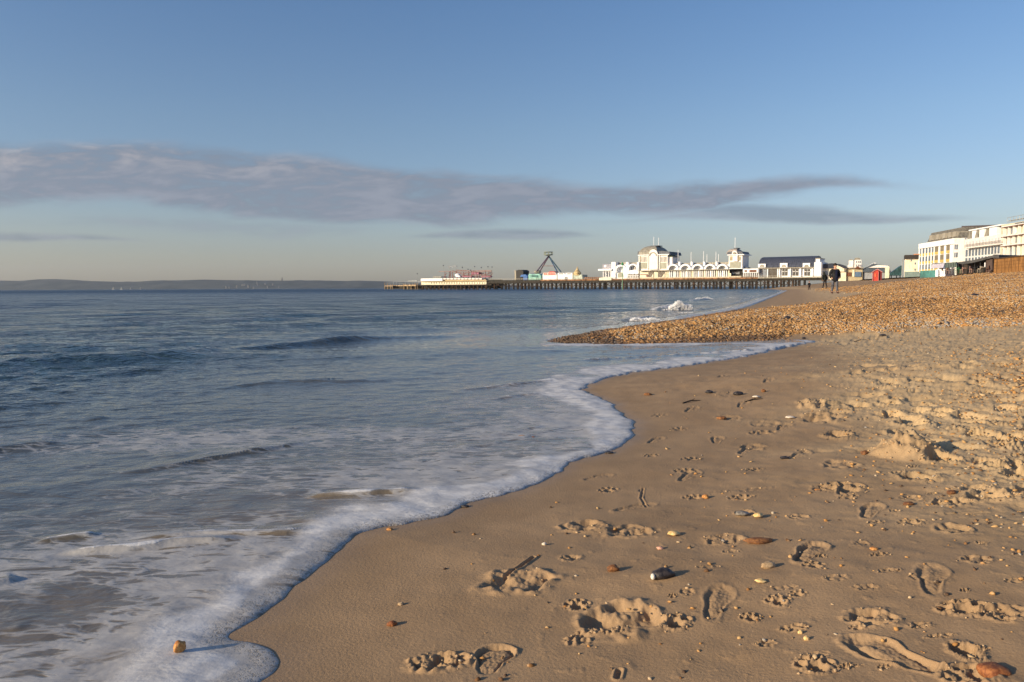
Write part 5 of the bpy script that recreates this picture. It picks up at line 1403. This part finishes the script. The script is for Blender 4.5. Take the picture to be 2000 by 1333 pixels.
# ------------------------------------------------------------------ promenade slab behind the crest (joins beach and town)
pm_, n, p = new_mat('promenade_paving')
n.link(n.mix(n.noise(n.n('ShaderNodeNewGeometry').outputs['Position'], .8, 4), (.22, .19, .15), (.32, .28, .22)), p.inputs['Base Color']); p.inputs['Roughness'].default_value = .9
m = MB()
pr = [(92, 130), (107, 200), (128, 280), (158, 352), (205, 470), (330, 700), (900, 1500), (1400, 1200), (900, 130)]
m.add([(x, y, 3.56) for x, y in pr], [list(range(len(pr)))])
o = m.build('promenade', pm_); tag(o, 'pale promenade and road behind the beach', None, None, 'structure')
# ------------------------------------------------------------------ people
def skin_mesh(name, joints, edges, mat, parent, sub=2):
    """joints: list of (co, rx, ry); one connected skeleton -> one continuous surface"""
    me = bpy.data.meshes.new(name)
    me.from_pydata([j[0] for j in joints], edges, [])
    o = bpy.data.objects.new(name, me); COL.objects.link(o)
    sk = o.modifiers.new('skin', 'SKIN'); sk.use_smooth_shade = True
    sv = me.skin_vertices[0].data
    for i, j in enumerate(joints): sv[i].radius = (j[1], j[2]); sv[i].use_root = (i == 0)
    ss = o.modifiers.new('sub', 'SUBSURF'); ss.levels = sub; ss.render_levels = sub
    dg = bpy.context.evaluated_depsgraph_get(); dg.update()
    m2 = bpy.data.meshes.new_from_object(o.evaluated_get(dg)); m2.name = name
    o.modifiers.clear(); o.data = m2
    m2.materials.clear(); m2.materials.append(mat)
    for q in m2.polygons: q.use_smooth = True
    o.parent = parent
    return o
SKIN = paint('skin', (.52, .30, .21), .55, .05, 20)
def person(px, py, d, hgt, turn, label, coat, legs, hair, pose, inner=None, boots=BLACK):
    b = at_depth(px, py, d)
    root_ = empty('person', b, label, 'person', 'people walking on the beach')
    root_.rotation_euler = (0, 0, turn)
    k = hgt/1.78; lean = pose.get('lean', 0.0); st = pose.get('stride', .18); hood = pose.get('hood', False)
    def q(x, y, z):
        yy_ = y-lean*max(0, z-.95)     # local -y is forward
        return (x*k, yy_*k, z*k)
    # full body: pelvis, spine, neck, head, arms, legs
    J = [(q(0, 0, .95), .13*k, .10*k), (q(0, .01, 1.15), .12*k, .09*k), (q(0, .01, 1.38), .16*k, .10*k), (q(0, 0, 1.50), .055*k, .055*k), (q(0, -.015, 1.58), .075*k, .09*k), (q(0, -.015, 1.70), .07*k, .085*k),
         (q(.19, .01, 1.42), .05*k, .05*k), (q(.27, .03, 1.14), .042*k, .042*k), (q(.22, -.08, .92), .033*k, .033*k), (q(.19, -.12, .86), .038*k, .025*k),
         (q(-.19, .01, 1.42), .05*k, .05*k), (q(-.27, .03, 1.14), .042*k, .042*k), (q(-.22, -.08, .92), .033*k, .033*k), (q(-.19, -.12, .86), .038*k, .025*k),
         (q(.10, 0, .88), .085*k, .085*k), (q(.11, -st*.5, .48), .055*k, .06*k), (q(.12, -st, .09), .038*k, .04*k), (q(.13, -st-.14, .04), .04*k, .03*k),
         (q(-.10, 0, .88), .085*k, .085*k), (q(-.11, st*.25, .48), .055*k, .06*k), (q(-.12, st, .09), .038*k, .04*k), (q(-.13, st-.14, .04), .04*k, .03*k)]
    E = [(0, 1), (1, 2), (2, 3), (3, 4), (4, 5), (2, 6), (6, 7), (7, 8), (8, 9), (2, 10), (10, 11), (11, 12), (12, 13), (0, 14), (14, 15), (15, 16), (16, 17), (0, 18), (18, 19), (19, 20), (20, 21)]
    skin_mesh('body', J, E, SKIN, root_)
    T = [(q(0, 0, .97), .15*k, .12*k), (q(.10, 0, .87), .10*k, .10*k), (q(.11, -st*.5, .48), .075*k, .08*k), (q(.12, -st, .13), .065*k, .068*k),
         (q(-.10, 0, .87), .10*k, .10*k), (q(-.11, st*.25, .48), .075*k, .08*k), (q(-.12, st, .13), .065*k, .068*k)]
    skin_mesh('trousers', T, [(0, 1), (1, 2), (2, 3), (0, 4), (4, 5), (5, 6)], legs, root_)
    for s_, yy0 in ((1, -st), (-1, st)):
        B = [(q(.12*s_, yy0+.03, .22), .058*k, .06*k), (q(.12*s_, yy0+.02, .07), .055*k, .06*k), (q(.13*s_, yy0-.16, .045), .05*k, .042*k)]
        skin_mesh('boot', B, [(0, 1), (1, 2)], boots, root_)
    L = pose.get('coat', .74)
    Cc = [(q(0, 0, 1.15), .205*k, .15*k), (q(0, .01, 1.38), .225*k, .14*k), (q(0, .01, 1.47), .11*k, .09*k), (q(0, .0, .95), .22*k, .16*k), (q(0, .0, L), .235*k, .165*k),
          (q(.21, .01, 1.39), .085*k, .085*k), (q(.29, .04, 1.13), .085*k, .085*k), (q(.25, -.05, .90), .072*k, .072*k),
          (q(-.21, .01, 1.39), .085*k, .085*k), (q(-.29, .04, 1.13), .085*k, .085*k), (q(-.25, -.05, .90), .072*k, .072*k)]
    skin_mesh('coat', Cc, [(0, 1), (1, 2), (0, 3), (3, 4), (1, 5), (5, 6), (6, 7), (1, 8), (8, 9), (9, 10)], coat, root_)
    if inner is not None:
        mm = MB(); mm.box((0, 0, 0), (.10*k, .03*k, .60*k)); mm.v = [(x, y-.168*k-lean*.2*k, z+1.08*k) for x, y, z in mm.v]; mm.build('jumper', inner).parent = root_
    if hood:
        mm = MB(); c_ = q(0, .01, 1.63); mm.ball(c_, .145*k, .92, 1.0, 1.2); mm.ball(q(0, .04, 1.50), .15*k, 1.15, 1, .8); mm.build('hood', hair, None, True).parent = root_
    else:
        mm = MB(); mm.ball(q(0, .012, 1.70), .105*k, .92, 1.1, 1.02, 14, 8); mm.build('hair', hair, None, True).parent = root_
    # face: brow, nose, ears
    mm = MB(); mm.ball(q(0, -.105, 1.615), .018*k, .8, 1, 1.4, 6, 4); mm.ball(q(.085, 0, 1.62), .022*k, .5, 1, 1.4, 6, 4); mm.ball(q(-.085, 0, 1.62), .022*k, .5, 1, 1.4, 6, 4)
    mm.build('face', SKIN, None, True).parent = root_
    return root_
BCOAT = paint('black_cloth', (.018, .018, .022), .85, .3, 14, bump=.01)
NAVY = paint('navy_cloth', (.012, .016, .05), .8, .2, 14)
JEANS = paint('faded_grey_jeans', (.095, .10, .125), .85, .35, 10, bump=.01)
DKTR = paint('dark_brown_trousers', (.025, .016, .015), .85)
GRCOAT = paint('charcoal_green_coat', (.016, .018, .015), .85, .3, 14)
HAIRD = paint('dark_brown_hair', (.02, .013, .010), .7)
person(1630, 574.0, 46, 1.80, .05, 'person in an open black thigh length coat, navy top and faded jeans', BCOAT, JEANS, HAIRD, dict(stride=.10, coat=.66), NAVY, paint('dark_red_boots', (.05, .02, .02), .6))
person(1611, 563.2, 86, 1.80, math.pi+.35, 'person in a charcoal hooded coat bent forward beside the one in faded jeans', GRCOAT, DKTR, paint('hood_cloth', (.022, .024, .02), .85), dict(stride=.16, lean=.28, hood=True, coat=.80))
person(1580.3, 567.6, 140, 1.68, .4, 'small far off person in dark clothes with reddish hair nearest the water', BCOAT, DKTR, paint('red_brown_hair', (.12, .03, .018), .7), dict(stride=.12, coat=.70))

# ------------------------------------------------------------------ loose stones
_ico_v = None
def ico(sub=1):
    b = __import__('bmesh').new(); __import__('bmesh').ops.create_icosphere(b, subdivisions=sub, radius=1.0)
    v = np.array([q.co[:] for q in b.verts], dtype=np.float32); f = np.array([[q.index for q in fc.verts] for fc in b.faces], dtype=np.int32); b.free()
    return v, f
IV, IF = ico(1)
OV = np.array([(1, 0, 0), (-1, 0, 0), (0, 1, 0), (0, -1, 0), (0, 0, 1), (.5, .6, .75), (-.6, -.4, .7)], dtype=np.float32)
def stone_field(name, xs, ys, zs, size, seed, tone=None, flat=.6):
    r = np.random.RandomState(seed); n_ = len(xs)
    nv = len(IV)
    sc3 = np.stack([size*r.uniform(.7, 1.35, n_), size*r.uniform(.6, 1.0, n_), size*r.uniform(flat*.6, flat*1.2, n_)], 1)
    a = r.rand(n_)*6.283; tl_ = r.uniform(-.5, .5, n_)
    base = IV[None]*(1+.22*r.standard_normal((n_, nv, 1)).astype(np.float32))
    p_ = base*sc3[:, None, :]
    ct, stt = np.cos(tl_)[:, None], np.sin(tl_)[:, None]
    x1 = p_[..., 0]*ct-p_[..., 2]*stt; z1 = p_[..., 0]*stt+p_[..., 2]*ct; y1 = p_[..., 1]
    ca, sa = np.cos(a)[:, None], np.sin(a)[:, None]
    X = x1*ca-y1*sa+xs[:, None]; Y = x1*sa+y1*ca+ys[:, None]; Z = z1+zs[:, None]+(sc3[:, 2]*.35)[:, None]
    co_ = np.stack([X.ravel(), Y.ravel(), Z.ravel()], 1)
    fi = (IF[None]+(np.arange(n_)*nv)[:, None, None]).reshape(-1, 3)
    me_ = np_mesh(name, co_, fi, 3, smooth=False)
    attr(me_, 'tone', np.repeat(r.rand(n_) if tone is None else tone, nv))
    return me_
def height_at(x, y):
    s_ = shore_s(x, y); return ground_height(x, y, s_)[0], s_
def stone_mat(name, stops, rough=.75):
    m, n, p = new_mat(name)
    t = at_(n, 'tone'); c = n.ramp(t, stops)
    pos = n.n('ShaderNodeNewGeometry').outputs['Position']
    c = n.mix(n.step(n.noise(pos, 60, 3, .6), .45, .7, 0, .45), c, (.55, .42, .28))
    c = n.mix(n.step(n.noise(pos, 35, 2, .6), .55, .8, 0, .5), c, (.05, .03, .02))
    n.link(c, p.inputs['Base Color']); p.inputs['Roughness'].default_value = rough; p.inputs['Specular IOR Level'].default_value = .3
    return m
SHM = stone_mat('flint_shingle', [(0, (.045, .03, .025)), (.18, (.13, .065, .03)), (.38, (.33, .155, .045)), (.62, (.44, .23, .075)), (.86, (.47, .30, .135)), (.95, (.52, .42, .30)), (1, (.24, .23, .23))])
r = np.random.RandomState(19)
def scatter(n_, ymin, ymax, power=1.0):
    # sample more densely nearer the camera
    u = r.rand(n_); y = 1/((1/ymin)**power+u*((1/ymax)**power-(1/ymin)**power))**(1/power)
    t = r.uniform(-.1, .80, n_); return y*t, y
X_, Y_ = scatter(860000, 14, 150, 1.0)
s_ = shore_s(X_, Y_)
zc, z2, zd = zones(X_, Y_, s_)
keep = (r.rand(len(X_)) < zc*np.where((X_ < 2.0) & (Y_ < 20), np.clip((X_-.7)/1.3, .0, 1)**1.5, 1)) & (s_ > -0.2)
X_, Y_, s_ = X_[keep], Y_[keep], s_[keep]
Z_, _ = height_at(X_, Y_)
sz = r.uniform(.011, .025, len(X_))*np.where(r.rand(len(X_)) < .04, 1.7, 1)*(1+np.clip(Y_-25, 0, 130)/45)
sz = sz*np.exp(r.standard_normal(len(X_))*.22)
tn = np.clip(r.rand(len(X_))*.85+.08+.32*fbm(X_*.35, Y_*.25, 3, 93), 0, 1)
tn = np.where(s_ < .55, tn*.35, tn); tn = np.where((X_ < 2.2) & (Y_ < 20), tn*.3, tn); tn = np.where(r.rand(len(X_)) < .04, 1.0, tn)
me = stone_field('shingle', X_, Y_, Z_, sz, 3, tone=tn)
shg = link_mesh('shingle', me, SHM); tag(shg, 'orange brown flint shingle heaped over the spit and upper beach', None, None, 'stuff')
# orange patch at the right edge and grit scattered over the dry sand
X_, Y_ = scatter(260000, 2.0, 26, 1.0)
s_ = shore_s(X_, Y_); zc, z2, zd = zones(X_, Y_, s_)
pr_ = np.clip(z2*.45+zd*.03+.0012*(s_ > .3), 0, 1)*(s_ > .25)
keep = r.rand(len(X_)) < pr_
X_, Y_, s_ = X_[keep], Y_[keep], s_[keep]; z2 = z2[keep]
Z_, _ = height_at(X_, Y_)
sz = np.where(z2 > .3, r.uniform(.010, .026, len(X_)), r.uniform(.003, .009, len(X_))*(1+Y_/12))
me = stone_field('beach_grit', X_, Y_, Z_, sz, 4)
gr_ = link_mesh('beach_grit', me, SHM); tag(gr_, 'small loose stones and shell bits scattered on the sand', None, None, 'stuff')
# crumbs of sand thrown up around the trampled marks
crx, cry, crs = [], [], []
for (px_, py_, w_, h_, dp, kind) in MARKS:
    if kind in ('pit', 'line'): continue
    cx, cy, cz = ground_pt(px_, py_); H = max(CAMH-cz, .3)
    a = w_*.5*cy/F; b = min(max(h_*.5*cy*cy/(H*F), .012), a*1.4)
    k_ = int(9 if w_ > 60 else 2)
    if kind == 'mound': k_ = 90
    an = r.rand(k_)*6.283; rr_ = .55+.65*r.rand(k_)
    crx += list(cx+a*rr_*np.cos(an)); cry += list(cy+b*rr_*np.sin(an)); crs += list(r.uniform(.0015, .005, k_)*(1+cy/7)*(1.4 if kind in ('mound', 'rubble') else 1))
crx, cry, crs = map(np.array, (crx, cry, crs))
# height from the finished beach mesh rows (includes the stamped marks)
def beach_z(x, y):
    ti = np.clip(np.interp(x/y, cols, np.arange(len(cols))), 0, len(cols)-1.001); ri = np.clip(np.interp(y, rows, np.arange(len(rows))), 0, len(rows)-1.001)
    G = gz.reshape(len(rows), len(cols)); i = ri.astype(int); j = ti.astype(int); fi = ri-i; fj = ti-j
    return (G[i, j]*(1-fj)+G[i, j+1]*fj)*(1-fi)+(G[i+1, j]*(1-fj)+G[i+1, j+1]*fj)*fi
me = stone_field('sand_crumbs', crx, cry, beach_z(crx, cry), crs, 9, flat=.8)
SDM = stone_mat('crumbled_sand', [(0, (.36, .24, .14)), (1, (.46, .32, .19))], .95)
o = link_mesh('sand_crumbs', me, SDM); tag(o, 'crumbs of damp sand thrown up around footprints', None, None, 'stuff')

# ------------------------------------------------------------------ single pebbles and shells, each where it lies
def pebble(px, py, wpx, hpx, mat, label, name='pebble', cat='pebble', elong=None, rz=0.0, seed=0, group='stones lying on the smooth sand', sink=.42, shape='stone', z=None):
    cx, cy, cz = ground_pt(px, py+hpx*.4)
    cz = float(beach_z(np.array([cx]), np.array([cy]))[0]) if z is None else z
    sc_ = cy/F; a = wpx*.5*sc_; h = hpx*.5*sc_; b = a*(.75 if elong is None else elong)
    rr2 = np.random.RandomState(seed+100)
    v, f = ico(3)
    lx = pn(v[:, 0]*1.3+seed, v[:, 1]*1.3+v[:, 2], seed)*.22+pn(v[:, 0]*3.1, v[:, 2]*3.1+v[:, 1], seed+4)*.07
    v = v*(1+lx)[:, None]
    if shape == 'shell':
        v[:, 2] = np.where(v[:, 2] > 0, v[:, 2], v[:, 2]*.15); v[:, 2] *= 1-.35*np.clip(v[:, 0], 0, 1); v = v*(1+.04*np.sin(np.arctan2(v[:, 1], v[:, 0]+1.1)*22))[:, None]
    if shape == 'chip':
        v = np.sign(v)*np.abs(v)**.7
    v = v*np.array([a, b, h*1.0])
    c, s__ = math.cos(rz), math.sin(rz)
    v = np.stack([v[:, 0]*c-v[:, 1]*s__, v[:, 0]*s__+v[:, 1]*c, v[:, 2]], 1)
    me_ = np_mesh(name, v, f, 3)
    o = link_mesh(name, me_, mat); o.location = (cx, cy, cz+h*(1-sink)); tag(o, label, cat, group)
    return o
def rock(name, c0, c1, scale=60, rough=.7):
    m, n, p = new_mat(name); pos = n.n('ShaderNodeTexCoord').outputs['Object']
    n.link(n.mix(n.step(n.noise(pos, scale, 5, .65, .6), .38, .62), c0, c1), p.inputs['Base Color']); p.inputs['Roughness'].default_value = rough; p.inputs['Specular IOR Level'].default_value = .35
    b = n.n('ShaderNodeBump'); b.inputs['Distance'].default_value = .002; n.link(n.noise(pos, scale*3, 4, .6), b.inputs['Height']); n.link(b.outputs[0], p.inputs['Normal'])
    return m
R_OR = rock('orange_flint', (.40, .15, .04), (.62, .34, .12)); R_BR = rock('brown_flint', (.13, .055, .025), (.32, .14, .05)); R_DK = rock('dark_flint', (.018, .016, .02), (.06, .05, .05), rough=.4)
R_YE = rock('yellow_shell', (.66, .42, .16), (.78, .58, .30)); R_WH = rock('pale_shell', (.60, .50, .40), (.78, .70, .60)); R_PK = rock('pinkish_stone', (.52, .25, .17), (.66, .40, .30)); R_TN = rock('tan_stone', (.34, .23, .13), (.52, .38, .24)); R_RD = rock('red_brown_brick', (.16, .05, .02), (.34, .13, .045)); R_GY = rock('grey_shell', (.16, .14, .12), (.34, .30, .26))
P = [
 (1294,1122,46,24,R_DK,'big black flint with a white spot on its left end','stone','stone',.55,.12),
 (1197,1112,24,15,R_BR,'brown rounded pebble left of the big black flint','pebble','pebble',None,0),
 (766,1221,20,12,R_RD,'small red brown pebble alone near the foam at the left of the sand','pebble','pebble',None,0),
 (1500,1106,32,15,R_TN,'pale tan pebble just left of the shoe print with its shadow','pebble','pebble',.5,.25),
 (1486,1136,22,9,R_YE,'small yellow shell below the pale tan pebble','shell','shell',None,0),
 (1482,1056,58,13,R_BR,'long flat red brown stone beside trampled sand','stone','stone',.42,.12),  # darker brown puts the shade on this stone into its colour
 (1316,1043,26,12,R_YE,'orange yellow shell right of the pair of trampled marks','shell','shell',None,0),
 (1289,1073,14,7,R_PK,'small pink pebble between the orange shell and the black flint','pebble','pebble',None,0),
 (1378,971,16,9,R_OR,'small orange pebble at the end of a paw mark','pebble','pebble',None,0),
 (1481,1007,22,13,R_YE,'yellow shell right of the grey shell','shell','shell',None,.4),
 (1450,1004,30,11,R_GY,'grey shell half sunk in sand beside the yellow shell','shell','shell',None,.5),
 (1941,1308,58,30,R_RD,'orange brown stone at the bottom right corner','stone','stone',.8,.2),
 (1563,1238,10,9,R_YE,'upper of two tiny yellow pebbles low on the sand','pebble','pebble',None,0),
 (1575,1251,12,10,R_YE,'lower of two tiny yellow pebbles low on the sand','pebble','pebble',None,0),
 (1063,1063,10,7,R_WH,'tiny pale pebble under the left trampled mark','pebble','pebble',None,0),
 (783,1182,12,7,R_TN,'tiny tan pebble above the red brown one','pebble','pebble',None,0),
 (761,1035,12,6,R_OR,'tiny orange pebble just below the foam edge','pebble','pebble',None,0),
 (1265,770,16,6,R_BR,'brown pebble on the upper smooth sand nearest the water','pebble','pebble',None,0),
 (1441,769,20,9,R_DK,'dark pebble right of the small sticks on the upper sand','pebble','pebble',None,0),
 (1477,775,14,6,R_WH,'pale shell chip near the dark upper pebble','shell','shell',None,0),
 (1385,766,16,7,R_DK,'small dark pebble left of the dark upper pebble','pebble','pebble',None,0),
 (1491,763,8,8,R_BR,'tiny brown pebble above the pale shell chip','pebble','pebble',None,0),
 (1774,985,24,8,R_BR,'dark brown flat stone alone below the sand mound','stone','stone',.6,.2),
 (1532,895,18,7,R_DK,'small dark stone right of the upper paw marks','stone','stone',.6,0),
 (1689,885,18,9,R_BR,'brown broken stone left of the sand mound','stone','stone',.7,.5),
 (1858,963,22,9,R_BR,'brown stone below the right side of the sand mound','stone','stone',.6,.3),
 (1543,815,18,7,R_WH,'white shell chip left of the crumbled sand heap','shell','shell',None,0),
 (1707,1072,16,7,R_OR,'orange pebble above right of the shoe print','pebble','pebble',None,0),
 (1410,817,20,7,R_BR,'brown stone inside a trampled mark on the upper sand','stone','stone',None,0),
 (1596,955,16,8,R_OR,'orange stone left of the middle paw print','stone','stone',None,0),
 (1020,864,22,6,R_OR,'orange stone awash in the shallow foam','stone','stone',None,0),
 (1042,864,10,5,R_RD,'small red stone awash beside the orange one','stone','stone',None,0),
 (908,990,16,6,R_DK,'dark wet stone at the very edge of the foam','stone','stone',None,0),
 (1190,884,18,5,R_DK,'dark sliver of stone at the foam edge farther up','stone','stone',None,0),
 (1570,661,8,5,R_DK,'dark speck of stone at the tip of the inlet','stone','stone',None,0),
 (1724,655,14,6,R_DK,'dark stone above the trampled sand near the shingle','stone','stone',None,0),
 (1903,577,16,6,R_DK,'dark lump lying far up on the shingle','stone','stone',None,0),
 (1800,612,12,6,R_GY,'grey lump on the middle of the shingle','stone','stone',None,0),
 (1537,628,14,9,R_DK,'dark cobble standing out of the shingle spit','stone','stone',None,0),
]
for i, row in enumerate(P):
    px, py, w, h, mt, lb, nm, ct_, el, rz = row
    pebble(px, py, w, h, mt, lb, nm, ct_, el, rz, i, shape='shell' if nm == 'shell' else ('chip' if mt in (R_RD,) and w > 40 else 'stone'),
           z=(0.0 if (px, py) in ((1020, 864), (1042, 864)) else None))
# white end of the big flint, its own part
big = [o for o in COL.objects if o.get('label', '').startswith('big black flint')][0]
v, f = ico(2); c_ = 2.69/F
m = MB(); m.v = [tuple(q) for q in (v*np.array([.009, .011, .012])+np.array([-.038, -.016, -.003]))]; m.f = [list(q) for q in f]
o = m.build('white_spot', rock('chalk', (.62, .58, .52), (.8, .76, .7))); o.parent = big
for q in o.data.polygons: q.use_smooth = True
# cork coloured float lying in the foam
b_ = on_z(352, 1286, .02); z0 = .016
e_ = pebble(352, 1280, 26, 26, R_OR, 'orange and yellow stone standing in white foam at the bottom left', 'stone', 'stone', .7, .8, 77, z=z0, sink=.1)
# thin sticks and weed on the upper sand
random.seed(2)
STK = paint('dark_driftwood', (.05, .035, .025), .85)
for (x0, y0, x1, y1, lb) in ((1333, 789, 1368, 783, 'thin dark stick on the upper smooth sand'), (1668, 668, 1692, 664, 'short dark twig near the inlet tip'), (1455, 786, 1490, 780, 'thin twig right of the dark upper pebble')):
    a = ground_pt(x0, y0); b = ground_pt(x1, y1)
    e_ = MB(); za = float(beach_z(np.array([a[0]]), np.array([a[1]]))[0]); zb_ = float(beach_z(np.array([b[0]]), np.array([b[1]]))[0])
    md = ((a[0]+b[0])/2, (a[1]+b[1])/2+.02, (za+zb_)/2+.012)
    e_.beam((a[0], a[1], za+.004), md, .006, 6, .007); e_.beam(md, (b[0], b[1], zb_+.004), .007, 6, .003); e_.beam(md, (md[0]+.05, md[1]+.06, md[2]+.01), .004, 5, .002)
    o = e_.build('twig', STK); tag(o, lb, 'twig', 'twigs on the sand')

# ------------------------------------------------------------------ broken surf: lumpy white water thrown up by the breakers
SPRAY, n, p = new_mat('white_water')
p.inputs['Base Color'].default_value = (.74, .74, .77, 1); p.inputs['Roughness'].default_value = .7
p.inputs['Subsurface Weight'].default_value = .3; p.inputs['Subsurface Radius'].default_value = (.1, .1, .1); p.inputs['Subsurface Scale'].default_value = .3
xs_, ys_, zs_, rs_ = [], [], [], []
r = np.random.RandomState(31)
for (px, py, w, h, n_) in ((1328, 606, 46, 20, 2600), (1262, 627, 66, 8, 1100), (1376, 585, 36, 6, 600), (1300, 607, 20, 5, 120), (1340, 612, 30, 4, 90), (1420, 583, 40, 3, 80)):
    c = on_z(px, py, 0); sc_ = c.y/F
    for k_ in range(n_):
        u = r.uniform(-1, 1); top = math.sqrt(max(0, 1-u*u))*(.8+.2*math.sin(u*6+px)) 
        z_ = r.rand()**.8*h*sc_*top; bl = r.standard_normal()*.16
        xs_.append(c.x+u*w*.5*sc_); ys_.append(c.y+bl+r.standard_normal()*.1+abs(u)*.1); zs_.append(z_-.02)
        rs_.append(r.uniform(.012, .04)*(1.15-z_/(h*sc_+.01)*.6)*min(1, .5+h/40))
me = stone_field('surf_spray', np.array(xs_), np.array(ys_), np.array(zs_), np.array(rs_), 7, flat=.9)
me.polygons.foreach_set('use_smooth', np.ones(len(me.polygons), dtype=bool))
o = link_mesh('surf_spray', me, SPRAY); tag(o, 'white water thrown up by waves breaking behind the spit', None, None, 'stuff')

# ------------------------------------------------------------------ air
hz = bpy.data.materials.new('sea_air'); hz.use_nodes = True; hz.node_tree.nodes.clear()
nn_ = NT(hz.node_tree); pvn = nn_.n('ShaderNodeVolumePrincipled'); on = nn_.n('ShaderNodeOutputMaterial'); nn_.link(pvn.outputs[0], on.inputs['Volume'])
pvn.inputs['Color'].default_value = (.72, .82, .98, 1); pvn.inputs['Density'].default_value = HAZE_D = 4.8e-5; pvn.inputs['Anisotropy'].default_value = .2
m = MB(); m.box((0, 4100, 127), (15000, 9400, 270)); o = m.build('haze', hz); tag(o, None, None, None, 'stuff')
